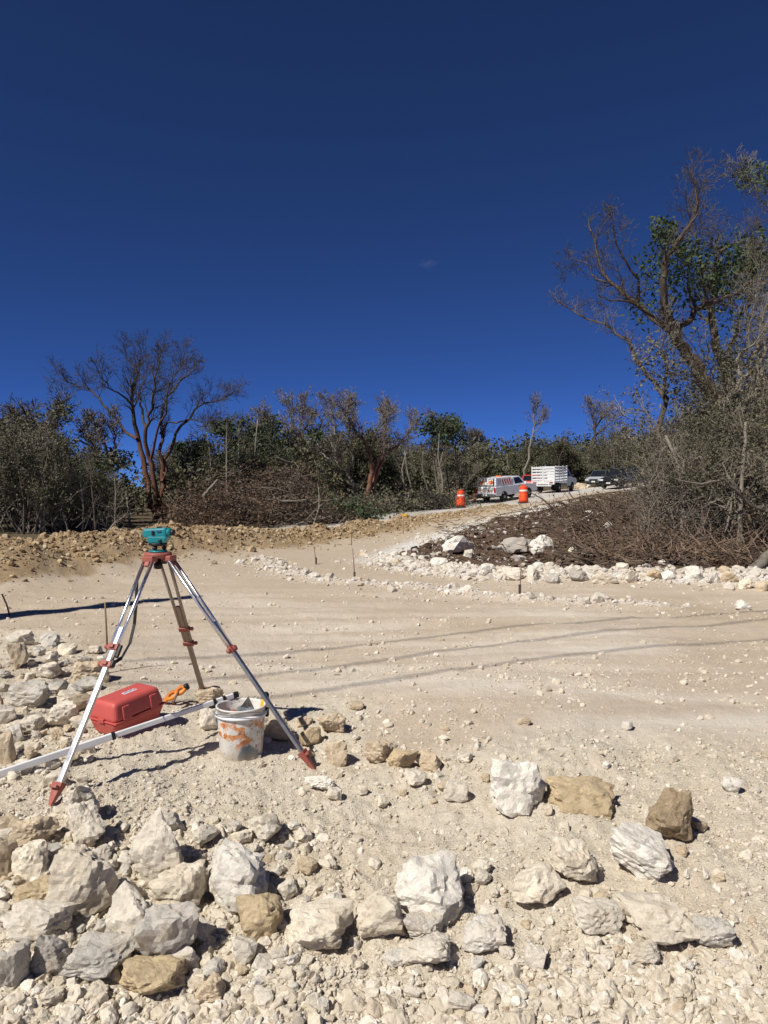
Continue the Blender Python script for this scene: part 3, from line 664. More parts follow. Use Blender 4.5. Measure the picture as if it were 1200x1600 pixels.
# ================================================================== LOOSE STUFF (geometry nodes, crumbs instanced on points)
def pebble_tree(name, mat, sub=2):
    g = bpy.data.node_groups.new(name, 'GeometryNodeTree')
    g.interface.new_socket('Geometry', in_out='INPUT', socket_type='NodeSocketGeometry'); g.interface.new_socket('Geometry', in_out='OUTPUT', socket_type='NodeSocketGeometry')
    nd = g.nodes; lk = g.links; gi = nd.new('NodeGroupInput'); go = nd.new('NodeGroupOutput'); jn = nd.new('GeometryNodeGeometryToInstance')
    for k in range(4):
        ic = nd.new('GeometryNodeMeshIcoSphere'); ic.inputs['Radius'].default_value = 1; ic.inputs['Subdivisions'].default_value = sub
        nz = nd.new('ShaderNodeTexNoise'); nz.noise_dimensions = '4D'; nz.inputs['W'].default_value = k*7.3; nz.inputs['Scale'].default_value = .75; nz.inputs['Detail'].default_value = 2
        sb = nd.new('ShaderNodeVectorMath'); sb.operation = 'SUBTRACT'; sb.inputs[1].default_value = (.5,.5,.5); sc = nd.new('ShaderNodeVectorMath'); sc.operation = 'SCALE'; sc.inputs['Scale'].default_value = 2.0
        sp = nd.new('GeometryNodeSetPosition'); sm = nd.new('GeometryNodeSetMaterial'); sm.inputs['Material'].default_value = mat
        lk.new(nz.outputs['Color'], sb.inputs[0]); lk.new(sb.outputs[0], sc.inputs[0]); lk.new(sc.outputs[0], sp.inputs['Offset']); lk.new(ic.outputs['Mesh'], sp.inputs['Geometry'])
        ss = nd.new('GeometryNodeSetShadeSmooth'); ss.inputs['Shade Smooth'].default_value = False; lk.new(sp.outputs[0], ss.inputs[0]); lk.new(ss.outputs[0], sm.inputs['Geometry']); lk.new(sm.outputs[0], jn.inputs[0])
    ip = nd.new('GeometryNodeInstanceOnPoints'); ip.inputs['Pick Instance'].default_value = True; lk.new(gi.outputs[0], ip.inputs['Points']); lk.new(jn.outputs[0], ip.inputs['Instance'])
    def attr(n):
        a = nd.new('GeometryNodeInputNamedAttribute'); a.data_type = 'FLOAT_VECTOR'; a.inputs['Name'].default_value = n; return [o for o in a.outputs if o.name == 'Attribute'][0]
    er = nd.new('FunctionNodeEulerToRotation'); lk.new(attr('rot'), er.inputs[0]); lk.new(er.outputs[0], ip.inputs['Rotation']); lk.new(attr('scl'), ip.inputs['Scale'])
    lk.new(ip.outputs[0], go.inputs[0]); return g
def scatter(name, X, Y, S, mat, label, cat, seed, lift=.25, flat=(.5,.9), sub=2):
    rg = np.random.default_rng(seed); n = len(X); Z = height(X, Y); me = bpy.data.meshes.new(name); me.vertices.add(n)
    scl = np.stack([S, S*rg.uniform(.65,1,n), S*rg.uniform(flat[0],flat[1],n)], 1)
    me.vertices.foreach_set('co', np.stack([X, Y, Z+scl[:,2]*lift], 1).astype(np.float32).ravel())
    a = me.attributes.new('scl', 'FLOAT_VECTOR', 'POINT'); a.data.foreach_set('vector', scl.astype(np.float32).ravel())
    a = me.attributes.new('rot', 'FLOAT_VECTOR', 'POINT'); a.data.foreach_set('vector', np.stack([rg.uniform(-.6,.6,n), rg.uniform(-.6,.6,n), rg.uniform(0,6.28,n)], 1).astype(np.float32).ravel())
    me.materials.append(mat); o = link(bpy.data.objects.new(name, me)); md = o.modifiers.new('crumbs', 'NODES'); md.node_group = pebble_tree(name+'_nodes', mat, sub)
    return tag(o, label, cat, kind='stuff')
M['gravel'] = inst_mat('limestone_crumb', [(0,(.52,.45,.345)),(.35,(.57,.505,.40)),(.7,(.63,.565,.46)),(.93,(.71,.655,.57)),(1,(.46,.36,.245))])
M['whitestone'] = inst_mat('white_crumb', [(0,(.50,.44,.36)),(.5,(.58,.53,.45)),(.85,(.66,.62,.56)),(1,(.50,.40,.28))], 60)
M['clod'] = inst_mat('soil_crumb', [(0,(.24,.165,.09)),(.5,(.36,.26,.15)),(.85,(.46,.355,.22)),(1,(.54,.45,.33))], 40)
M['mulch'] = inst_mat('mulch_crumb', [(0,(.052,.034,.024)),(.45,(.12,.080,.056)),(.80,(.19,.138,.10)),(.90,(.36,.33,.30)),(1,(.55,.52,.48))], 40)
def sample(n, ymin, ymax, seed, p=1.6, hw=.72):
    rg = np.random.default_rng(seed); u = rg.random(n); y = (ymin**(1-p)+u*(ymax**(1-p)-ymin**(1-p)))**(1/(1-p)); x = rg.uniform(-hw, hw, n)*y; return x, y, rg
x, y, rg = sample(180000, 1.75, 8.6, 1, 1.4); w = rubble_w(x, y); clump = fbm2(x*2.2, y*2.2, 3, 91)
k = rg.random(len(x)) < np.clip(w*(.85+1.1*clump), .02, 1); x, y = x[k], y[k]; coarse = np.clip(sstep(2.9, 2.3, y)+sstep(-.3, -1.2, x)*sstep(4.2, 3.2, y)+1.3*np.clip(fbm2(x*.9, y*.9, 2, 97), 0, 1), 0, 1)
S = .0026*(.8+.4*coarse)*np.exp(rg.exponential(.46+.14*coarse, len(x))); S = np.minimum(S, .014+.012*coarse)
S_, X_, Y_ = S, x, y
scatter('loose_gravel', x, y, S, M['gravel'], 'loose cream limestone gravel between the foreground rocks', 'gravel', 3)
rg = np.random.default_rng(21); px = rg.uniform(-40, 1240, 9000); py = 1180+440*rg.random(9000)**.6
k = rg.random(9000) < np.where((px < 560) & (py > 1290), .85, np.where(py > 1470, .55, .10)); px, py = px[k], py[k]
px = np.r_[px, rg.uniform(-30, 140, 420), rg.uniform(400, 800, 260)]; py = np.r_[py, rg.uniform(1000, 1240, 420), rg.normal(1190, 26, 260)]
Q = [hit(a, b) for a, b in zip(px, py)]; Q = np.array([q for q in Q if q is not None])
near = np.array([min((q[0]-a)**2+(q[1]-b)**2-(c*.8)**2 for a, b, c in placed) for q in Q]) > 0; Q = Q[near]
S = np.minimum(.0068*np.exp(rg.exponential(.5, len(Q))), .034); scatter('rubble_stones', Q[:,0], Q[:,1], S, M['gravel'], 'small broken limestone filling the gaps of the rubble', 'rubble', 22, .1, (.55,.95), 3)
x, y, rg = sample(52000, 4.2, 16, 2, 1.5); w = 1-rubble_w(x, y); clump = fbm2(x*.5, y*1.8, 3, 93)+.4*fbm2(x*3, y*3, 2, 95); ds, ts = soil_w(x, y)
k = (rg.random(len(x)) < np.clip(w*(.28+1.3*clump), .015, 1)) & (ds > 1.9-ts) & (sdist(x, y, MULCH) > 0); x, y = x[k], y[k]; S = .0035*np.exp(rg.exponential(.5, len(x))); S = np.minimum(S, .03)
scatter('road_gravel', x, y, S, M['gravel'], 'small pale gravel scattered over the graded road', 'gravel', 4)
def along(pts, n, spread, seed):
    rg = np.random.default_rng(seed); P = np.array(pts, float); L = np.r_[0, np.cumsum(np.hypot(*np.diff(P, axis=0).T))]; s = rg.uniform(0, L[-1], n)
    return np.interp(s, L, P[:,0])+rg.normal(0, spread, n), np.interp(s, L, P[:,1])+rg.normal(0, spread, n), rg
xa, ya, r1 = along(RIM, 3000, .30, 5); xb, yb, _ = along(WIND, 1500, .24, 6); xc, yc, _ = along([(.1,15.2),(.7,17.2),(1.6,20.0),(3.8,25.0),(6.2,28.5),(8.6,32)], 2600, .6, 7)
xe, ye, _ = along(RIM, 420, .24, 15); x = np.r_[xe, xa, xb, xc]; y = np.r_[ye, ya, yb, yc]; S = np.r_[.035+.05*r1.random(len(xe))**2, .014*np.exp(r1.exponential(.5, len(xa))), .011*np.exp(r1.exponential(.45, len(xb))), .010*np.exp(r1.exponential(.45, len(xc)))]
scatter('crushed_stone', x, y, np.minimum(S, .085), M['whitestone'], 'white crushed stone round the mulch mound and along the road bend', 'crushed stone', 8)
x, y, rg = along(SOIL, 24000, .62, 9); k = np.abs(x) < .62*y+1; x, y = x[k], y[k]; S = np.minimum(.013*np.exp(rg.exponential(.45, len(x))), .07)
scatter('soil_crumbs', x, y, S, M['clod'], 'crumbly brown earth heaped along the far side of the road', 'soil', 10)
rg = np.random.default_rng(11); x = rg.uniform(0, 13, 40000); y = rg.uniform(11.5, 33, 40000); k = sdist(x, y, MULCH) < -.05; x, y = x[k], y[k]
S = np.minimum(.016*np.exp(rg.exponential(.5, len(x))), .09); scatter('mulch_crumbs', x, y, S, M['mulch'], 'dark brown wood mulch and earth crumbs covering the mound', 'mulch', 12, flat=(.25,.7))
# ================================================================== VEGETATION
def tg(r, s):      # leaves stay near their twigs
    while True:
        v = r.gauss(0, s)
        if abs(v) < 2.1*s*(.55+.45*r.random()): return v
class Tree:
    def __init__(s, seed): s.r = random.Random(seed); s.limbs = []; s.seg = []; s.leaf = []
def rnd_perp(r, d):
    while True:
        v = Vector((r.gauss(0,1), r.gauss(0,1), r.gauss(0,1))); v = v-d*v.dot(d)
        if v.length > .1: return v.normalized()
def grow(T, p, d, L, r, lvl, P):
    """one branch and, recursively, its side branches"""
    rr = T.r; n = max(2, int(P.get('seg', 5) if lvl < 2 else 3)); st = L/n; pts = [p.copy()]; rad = [r]; d = d.normalized(); kids = []
    last = lvl >= P['levels']
    for i in range(n):
        d = (d + rnd_perp(rr, d)*P['wander']*rr.random() + Vector((0,0,P['up']))).normalized(); p = p+d*st; t = (i+1)/n
        pts.append(p.copy()); rad.append(max(r*(1-.72*t), P['rmin'])); 
        if not last and t > P.get('bare', .25)*(1 if lvl == 0 else .5):
            for _ in range(P['kids'][min(lvl, len(P['kids'])-1)]):
                if rr.random() < .9: kids.append((p.copy(), d.copy(), rad[-1], t))
    if r > P['limb_r']: T.limbs.append((pts, rad))
    else:
        for i in range(n): T.seg.append((*pts[i], *pts[i+1], rad[i], rad[i+1]))
    if last or (P.get('leaf_all') and lvl >= P['levels']-1):
        for i in range(P['leaves']):
            q = pts[rr.randrange(1, len(pts))]; T.leaf.append((q.x+rr.gauss(0,P['lspread']), q.y+rr.gauss(0,P['lspread']), q.z+rr.gauss(0,P['lspread'])))
    for (q, dd, rd, t) in kids:
        ang = math.radians(rr.uniform(*P['angle'])); nd = (dd*math.cos(ang)+rnd_perp(rr, dd)*math.sin(ang)).normalized()
        grow(T, q, nd, L*rr.uniform(*P['ratio'])*(1.1-.35*t), max(rd*rr.uniform(.5,.8), P['rmin']), lvl+1, P)
def from_limb(T, pts, r0, r1, P, start=.3, dens=1.0, L=1.2):
    """a traced limb; side branches grow from it by themselves"""
    pts = [Vector(p) for p in pts]; m = len(pts); rr = T.r; fine = []
    for i in range(m-1):
        for k in range(3):
            t = k/3; q = pts[i].lerp(pts[i+1], t); w = (pts[i+1]-pts[i]).length*.05
            fine.append(q+Vector((rr.gauss(0,w), rr.gauss(0,w), rr.gauss(0,w)*.6)) if (i or k) else q)
    fine.append(pts[-1]); n = len(fine); rad = [r0+(r1-r0)*i/(n-1) for i in range(n)]; T.limbs.append((fine, rad))
    for i in range(1, n):
        t = i/(n-1)
        if t < start: continue
        d = (fine[i]-fine[i-1]).normalized()
        for _ in range(int(dens*(1+t*1.6)+rr.random())):
            ang = math.radians(rr.uniform(*P['angle'])); nd = d*math.cos(ang)+rnd_perp(rr, d)*math.sin(ang)
            grow(T, fine[i].copy(), nd+Vector((0,0,.15)), L*rr.uniform(.55,1.15)*(1.2-.45*t), max(rad[i]*.5, P['rmin']*1.6), 1, P)
    grow(T, fine[-1].copy(), d, L*.8, r1, 1, P)
def segs_np(S, n=3):
    S = np.array(S, float); P0, P1, R0, R1 = S[:,0:3], S[:,3:6], S[:,6], S[:,7]; D = P1-P0; D /= np.linalg.norm(D, axis=1)[:,None]+1e-9
    ref = np.where(np.abs(D[:,2:3]) < .9, [[0,0,1.0]], [[1.0,0,0]]); U = np.cross(ref, D); U /= np.linalg.norm(U, axis=1)[:,None]+1e-9; W = np.cross(D, U)
    a = np.arange(n)*2*math.pi/n; ring = U[:,None]*np.cos(a)[None,:,None]+W[:,None]*np.sin(a)[None,:,None]
    V = np.stack([P0[:,None]+ring*R0[:,None,None], P1[:,None]+ring*R1[:,None,None]], 1).reshape(-1,3)
    b = (np.arange(len(S))*2*n)[:,None]; j = np.arange(n)[None]; k = (j+1) % n
    return V, np.stack([b+j, b+k, b+n+k, b+n+j], 2).reshape(-1,4)
def leaves_np(C, size, seed, droop=.3):
    C = np.array(C, float); n = len(C); rg = np.random.default_rng(seed); a = rg.normal(size=(n,3)); a[:,2] -= droop; a /= np.linalg.norm(a, axis=1)[:,None]
    b = np.cross(a, rg.normal(size=(n,3))); b /= np.linalg.norm(b, axis=1)[:,None]; s = size*rg.uniform(.55,1.35,n)[:,None]; c = np.cross(a, b)
    V = np.stack([C-a*s, C-b*s*.5+c*s*.12, C+a*s, C+b*s*.5+c*s*.12], 1).reshape(-1,3); i = (np.arange(n)*4)[:,None]; return V, i+np.array([[0,1,2,3]])
def tree_meshes(T, leaf_size, barkm, twigm, leafm, seed, base=(0,0,0), n_big=7):
    out = []; base = np.array(base); V = []; F = []; o = 0
    for pts, rad in T.limbs:
        v, f = tube_np([tuple(p) for p in pts], rad, n_big if max(rad) > .05 else 5); V.append(v); F.append(f+o); o += len(v)
    if V: out.append(('trunk', np_mesh('trunk', np.concatenate(V)-base, np.concatenate(F), barkm, True)))
    if T.seg:
        v, f = segs_np(T.seg); out.append(('branches', np_mesh('branches', v-base, f, twigm, False)))
    if T.leaf and leaf_size:
        v, f = leaves_np(T.leaf, leaf_size, seed); out.append(('foliage', np_mesh('foliage', v-base, f, leafm, False)))
    return out
def place_tree(meshes, name, label, cat, loc, rz=0, sc=1.0, group=None, zs=1.0):
    t = thing(name, label, cat, loc, (0,0,rz), group); t.scale = (sc, sc, sc*zs)
    for nm, me in meshes: link(bpy.data.objects.new(nm, me), t)
    return t
BARE = dict(levels=4, seg=5, kids=[1,2,2,2], wander=.5, up=.05, rmin=.006, limb_r=.03, leaves=0, lspread=.1, angle=(25,55), ratio=(.5,.75), bare=.2)
# ---- traced trees: z2(x,y) = point in an enlargement of the photograph, dist = how far away that limb stands
def zl(ox, oy, sc): return lambda zx, zy, d: tuple(at(ox+zx/sc, oy+zy/sc, d))
# big bare tree on the left, red brown multiple stems
Z = zl(0, 500, 2.0); T = Tree(1); D = 33.0; PB = dict(BARE, levels=4, kids=[1,1,1,1], rmin=.0052, angle=(20,48), ratio=(.52,.8))
limbs = [([(485,640,0),(470,540,0),(445,440,.2),(425,350,.3),(412,280,.2),(410,230,0),(425,170,-.3),(440,110,-.3)],.20,.035),
 ([(428,372,.2),(390,350,.6),(350,290,.9),(310,245,1.2),(280,215,1.4),(235,200,1.6),(195,188,1.7)],.10,.025),
 ([(410,262,.1),(380,235,-.5),(340,215,-.9),(310,170,-1.2)],.07,.02),
 ([(495,640,.1),(490,540,-.2),(470,450,-.4),(455,350,-.6),(460,300,-.8),(475,230,-1),(490,165,-1.2),(500,115,-1.2)],.17,.03),
 ([(456,335,-.6),(440,280,-.2),(430,235,.4),(445,190,.8),(400,120,1.2)],.08,.02),
 ([(503,630,.3),(506,520,.5),(500,430,.6),(505,370,.8),(500,275,1.0),(560,190,1.3),(600,160,1.5)],.16,.03),
 ([(506,505,.5),(530,410,.9),(570,330,1.2),(610,280,1.5),(640,260,1.7),(690,248,1.9),(715,235,2)],.11,.02),
 ([(500,355,.8),(530,322,.3),(600,308,-.4),(645,320,-.8)],.07,.02),
 ([(470,440,-.4),(480,350,-1.2),(520,260,-1.8),(540,180,-2.0),(570,130,-2.2)],.08,.02)]
for pts, a, b in limbs: from_limb(T, [Z(x, y, D+dd) for x, y, dd in pts], a*.78, b*.7, PB, .5, .85, .95)
base = at(244, 812, D); base[2] = H(base[0], base[1])
place_tree(tree_meshes(T, 0, M['bark_red'], M['twig_dark'], None, 1, base), 'bare_tree', 'tall leafless tree with several red brown stems, highest on the left', 'tree', base)
# leaning tree on the right
Z = zl(850, 230, 2.286); T = Tree(2); D = 18.0; PR = dict(BARE, levels=4, kids=[1,1,1,1], rmin=.0042, leaves=0, angle=(25,60), ratio=(.55,.85))
limbs = [([(640,1020,0),(612,900,0),(575,820,0),(520,740,0),(465,665,-.1)],.21,.13),
 ([(465,668,-.1),(400,620,.2),(340,560,.4),(280,520,.6),(235,480,.8),(190,400,1),(168,300,1.2)],.085,.02),
 ([(440,645,0),(380,590,-.4),(300,555,-.8),(205,535,-1.2)],.05,.015),
 ([(466,655,-.1),(430,560,-.4),(425,480,-.6),(440,390,-.8),(490,330,-1),(540,250,-1.1),(545,170,-1.2),(540,130,-1.2)],.10,.02),
 ([(470,662,-.1),(520,622,.3),(545,580,.5),(620,550,.8),(700,510,1),(780,450,1.2)],.09,.03),
 ([(545,580,.5),(520,500,.9),(515,420,1.3),(560,330,1.5)],.05,.015),
 ([(340,565,.4),(330,470,.1),(280,380,-.2),(250,300,-.3)],.04,.012),
 ([(240,485,.8),(190,470,1),(150,410,1.3),(120,405,1.5)],.03,.01)]
for pts, a, b in limbs: from_limb(T, [Z(x, y, D+dd) for x, y, dd in pts], a, b, PR, .35 if a < .15 else .95, .32, .62)
for (cx, cy, s, n, dd) in [(430,300,34,420,0),(520,430,60,480,.6),(400,440,50,300,.3),(470,540,60,260,.4),(350,590,40,110,.2),(480,360,40,320,-.4)]:
    for _ in range(n): T.leaf.append(Z(cx+tg(T.r,s), cy+tg(T.r,s), D+dd+T.r.gauss(0,.5)))
base = at(1135, 800, D); base[2] = H(base[0], base[1])
place_tree(tree_meshes(T, .06, M['bark_brown'], M['twig_dark'], M['leaf_dark'], 2, base), 'leaning_tree', 'big leaning tree with dark red trunk and spreading bare limbs on the right', 'tree', base)
# second trunk and pale stems behind it
T = Tree(3); D = 20.0
limbs = [([(665,1020,0),(660,860,0),(635,760,0),(605,640,.2),(600,460,.3),(620,380,.4),(690,340,.5)],.16,.03),
 ([(605,640,.2),(560,430,-.3),(540,330,-.5),(520,250,-.6)],.05,.015),([(655,780,.1),(700,600,.8),(740,480,1.1),(760,330,1.3)],.07,.02)]
for pts, a, b in limbs: from_limb(T, [Z(x, y, D+dd) for x, y, dd in pts], a, b, PR, .5, .55, .9)
for (cx, cy, s, n, dd) in [(650,450,70,700,.4),(720,420,60,600,.6),(770,390,60,600,.2),(600,480,50,260,0),(690,560,70,420,.3)]:
    for _ in range(n): T.leaf.append(Z(cx+tg(T.r,s), cy+tg(T.r,s), D+dd+T.r.gauss(0,.7)))
base = at(1140, 800, D); base[2] = H(base[0], base[1])
place_tree(tree_meshes(T, .07, M['bark_brown'], M['twig_dark'], M['leaf_dark'], 3, base), 'upright_tree', 'upright leafy tree just behind the big leaning tree', 'tree', base)
T = Tree(4); D = 16.5
limbs = [([(620,1060,0),(650,920,0),(720,800,.2),(770,660,.3),(800,560,.4),(815,430,.5),(825,300,.5)],.06,.02),
 ([(735,1040,0),(742,920,.1),(770,780,.2),(800,640,.2),(830,480,.3)],.05,.02),([(650,920,0),(700,740,-.3),(760,690,-.5),(810,610,-.6)],.04,.015),([(690,900,0),(730,700,.6),(745,560,.8),(790,420,1)],.04,.015)]
for pts, a, b in limbs: from_limb(T, [Z(x, y, D+dd) for x, y, dd in pts], a, b, PR, .4, .6, .8)
for _ in range(300): T.leaf.append(Z(780+tg(T.r,60), 105+tg(T.r,36), D+T.r.gauss(0,.5)))
from_limb(T, [Z(x, y, D+.3) for x, y in ((825,310),(810,220),(770,180),(740,120),(700,100))], .025, .008, PR, .3, 1.0, .5)
base = at(1130, 840, D); base[2] = H(base[0], base[1])
place_tree(tree_meshes(T, .055, M['bark_grey'], M['twig_pale'], M['leaf_dark'], 4, base), 'pale_stemmed_tree', 'pale slender stems rising at the right edge beside the leaning tree', 'tree', base)
# long thin limb reaching left out of the right hand scrub
T = Tree(5); D = 17.0
from_limb(T, [Z(x, y, D+dd) for x, y, dd in [(445,1180,0),(435,900,0),(400,840,.2),(330,760,.5),(290,690,.7),(250,650,.9),(150,610,1.2),(60,555,1.5)]], .065, .012, dict(PR, levels=3), .3, .8, .45)
from_limb(T, [Z(x, y, D+dd) for x, y, dd in [(432,930,0),(430,800,-.3),(420,720,-.5),(440,640,-.6)]], .035, .01, dict(PR, levels=3), .3, .9, .6)
for (cx, cy, s, n) in [(390,770,50,260),(470,820,50,300),(420,700,40,160),(500,900,50,220),(340,880,40,90)]:
    for _ in range(n): T.leaf.append(Z(cx+tg(T.r,s), cy+tg(T.r,s), D+T.r.gauss(0,.5)))
base = at(1042, 830, D); base[2] = H(base[0], base[1])
place_tree(tree_meshes(T, .045, M['bark_dark'], M['twig'], M['leaf_dry'], 5, base), 'thin_tree', 'thin dark tree whose long limb reaches left over the parked cars', 'tree', base)
# middle bare trees with red trunks, and the tall pale pole tree
def traced(name, label, limbs, oz, D, seed, bark, twig, leaf=None, leafsz=.09, clumps=(), Pm=None, L=.95, basepx=None, start=.4, dens=1.0):
    T = Tree(seed); Pq = Pm or dict(BARE, levels=3, kids=[1,1,2], rmin=.011, angle=(22,55), ratio=(.52,.8))
    for pts, a, b in limbs: from_limb(T, [oz(x, y, D+dd) for x, y, dd in pts], a, b, Pq, start, dens, L)
    for (cx, cy, s, n) in clumps:
        for _ in range(n): T.leaf.append(oz(cx+tg(T.r,s), cy+tg(T.r,s*.7), D+T.r.gauss(0,.6)))
    b = at(basepx[0], basepx[1], D); b[2] = H(b[0], b[1]); return place_tree(tree_meshes(T, leafsz, bark, twig, leaf, seed, b), name, label, 'tree', b)
Zm = zl(250, 620, 4.0); Zn = zl(500, 600, 4.0); Zr = zl(780, 600, 4.286); Zf = zl(0, 600, 4.0)
traced('bare_tree', 'leafless tree with split orange red trunk right of the brush pile', [([(955,650,0),(935,520,0),(915,400,0),(890,320,0),(880,240,.3),(890,120,.6),(900,40,.8)],.2,.03),([(965,640,.3),(968,500,.4),(965,400,.5)],.14,.08),
 ([(915,400,0),(850,340,-.4),(810,280,-.8),(760,220,-1),(700,180,-1.2),(660,130,-1.3)],.1,.025),([(890,330,0),(830,250,.5),(820,130,.8),(790,40,1)],.08,.02),([(905,380,.2),(950,330,.8),(1000,200,1.2),(1010,80,1.4)],.08,.02)], Zm, 40, 11, M['bark_red'], M['twig'], M['leaf_dark'], .1, [(970,240,40,220)], basepx=(490,785))
traced('bare_tree', 'leafless spreading tree with two crossed red stems near the centre', [([(300,760,0),(315,600,0),(340,520,.2),(370,430,.3),(400,330,.5),(410,220,.7),(400,170,.8)],.17,.03),([(310,750,.2),(345,600,.4),(375,500,.5),(420,430,.7),(490,380,1),(550,310,1.3),(590,240,1.5)],.14,.025),
 ([(325,560,0),(310,420,-.3),(270,350,-.6),(220,300,-.9),(180,220,-1.2),(150,160,-1.4)],.12,.025),([(310,420,-.3),(340,330,-.6),(380,260,-.8),(430,200,-1)],.07,.02),([(270,350,-.6),(210,210,0),(200,140,.4)],.05,.02)], Zn, 42, 12, M['bark_red'], M['twig'], None, basepx=(576,790))
traced('bare_tree', 'grey leafless tree left of the two crossed red stems', [([(240,740,0),(215,640,0),(180,570,.1),(120,520,.2),(95,460,.3),(100,380,.5),(90,260,.7),(60,150,.9)],.13,.025),([(180,570,.1),(200,450,-.4),(185,320,-.8),(170,230,-1),(200,140,-1)],.1,.02),([(100,470,.3),(40,460,.8),(10,430,1),(-40,330,1.3),(-60,200,1.5)],.07,.02)], Zn, 43, 13, M['bark_grey'], M['twig'], None, basepx=(558,790))
traced('slender_tree', 'slender pale tree with a wispy crown standing between pickup and stake truck', [([(165,670,0),(185,540,0),(205,430,.1),(225,340,.2),(235,230,.3),(245,150,.3)],.17,.05),([(228,340,.2),(265,290,-.3),(295,240,-.5)],.08,.03)], Zr, 82, 14, M['bark_grey'], M['twig'], None, Pm=dict(BARE, levels=3, kids=[1,1,2], rmin=.016, angle=(20,45), ratio=(.5,.7)), L=1.5, basepx=(818,757), start=.65)
traced('bare_tree', 'dark leafless forked tree above the parked cars', [([(605,590,0),(620,480,0),(640,350,.1),(640,270,.2),(620,200,.4),(615,170,.5)],.2,.05),([(640,300,.2),(680,250,.6),(720,190,1)],.12,.04),([(640,340,.1),(700,300,-.6),(770,230,-1)],.1,.03)], Zr, 80, 15, M['bark_dark'], M['twig'], None, Pm=dict(BARE, levels=3, kids=[1,1,2], rmin=.016, angle=(22,55), ratio=(.5,.7)), L=1.6, basepx=(920,755))
traced('crooked_tree', 'crooked dark tree with leafy tufts behind the white pickup', [([(1030,580,0),(1010,490,0),(960,430,.2),(920,380,.4),(850,340,.7),(820,290,.9)],.17,.05),([(1012,490,0),(1030,430,-.4),(1000,370,-.7),(970,340,-.8)],.12,.04)], Zn, 62, 16, M['bark_dark'], M['twig'], M['leaf_dark'], .13, [(930,350,60,240),(840,270,50,260),(780,250,60,200)], Pm=dict(BARE, levels=3, kids=[1,2,2], rmin=.014), L=1.2, basepx=(757,785))
traced('bare_tree', 'small wavy branched leafless tree just left of the tall one', [([(665,900,0),(665,700,0),(650,560,0),(600,440,.2),(580,380,.3),(540,300,.5),(550,230,.6)],.15,.04),([(650,560,0),(690,450,-.3),(640,360,-.6),(620,310,-.7),(590,250,-.8)],.08,.03),([(665,490,-.2),(715,420,-.5),(720,330,-.8),(700,230,-1)],.08,.02)], Zf, 31, 17, M['bark_dark'], M['twig'], M['leaf'], .09, [(620,470,60,520),(740,480,60,420),(560,500,50,300)], basepx=(166,830), L=.6)
traced('leafy_tree', 'feathery green crowned tree at the far left', [([(300,980,0),(290,700,0),(305,520,0),(320,400,.2),(330,300,.3),(380,180,.5)],.10,.03),([(305,520,0),(250,400,-.4),(190,300,-.7),(160,230,-.9)],.07,.025),([(300,600,0),(200,480,.5),(120,350,.9),(80,260,1.1)],.06,.02)], Zf, 30, 18, M['bark_grey'], M['twig'], M['leaf'], .075, [(160,260,80,800),(370,170,50,420),(250,330,80,600),(100,300,50,420),(180,410,70,420)], basepx=(75,840))
traced('leafy_tree', 'bright green feathery tree between the tall bare tree and the split trunk tree', [([(520,640,0),(520,480,0),(500,330,.2),(560,240,.4),(640,200,.5)],.12,.03),([(505,380,0),(460,290,-.5),(500,180,-.7)],.07,.02),([(510,350,.1),(430,280,.6),(360,200,.9)],.06,.02)], Zm, 40, 19, M['bark_grey'], M['twig'], M['leaf_dark'], .11, [(500,180,50,260),(380,195,50,420),(620,300,90,900),(520,290,70,600),(650,220,60,400),(700,160,40,200)], basepx=(380,790))
traced('leafy_tree', 'dark green tree right behind the tall bare tree', [([(230,700,0),(240,520,0),(200,430,.2),(140,380,.4)],.1,.03),([(240,520,0),(270,400,-.3),(260,320,-.5)],.07,.02)], Zm, 36, 20, M['bark_grey'], M['twig'], M['leaf_dark'], .1, [(140,330,40,500),(260,320,40,480),(100,420,60,520),(250,400,60,400)], basepx=(308,800))
traced('leafy_tree', 'dark leafy crown standing above the wood behind the orange barrel', [([(775,740,0),(740,560,0),(715,400,.2),(725,250,.3)],.12,.04),([(740,560,0),(790,480,-.5),(790,300,-.7)],.07,.03)], Zn, 52, 21, M['bark_grey'], M['twig'], M['leaf_dark'], .13, [(790,260,60,520),(680,260,60,380),(780,350,45,420),(840,260,30,200)], basepx=(700,795), Pm=dict(BARE, levels=3, kids=[1,2,2], rmin=.013))
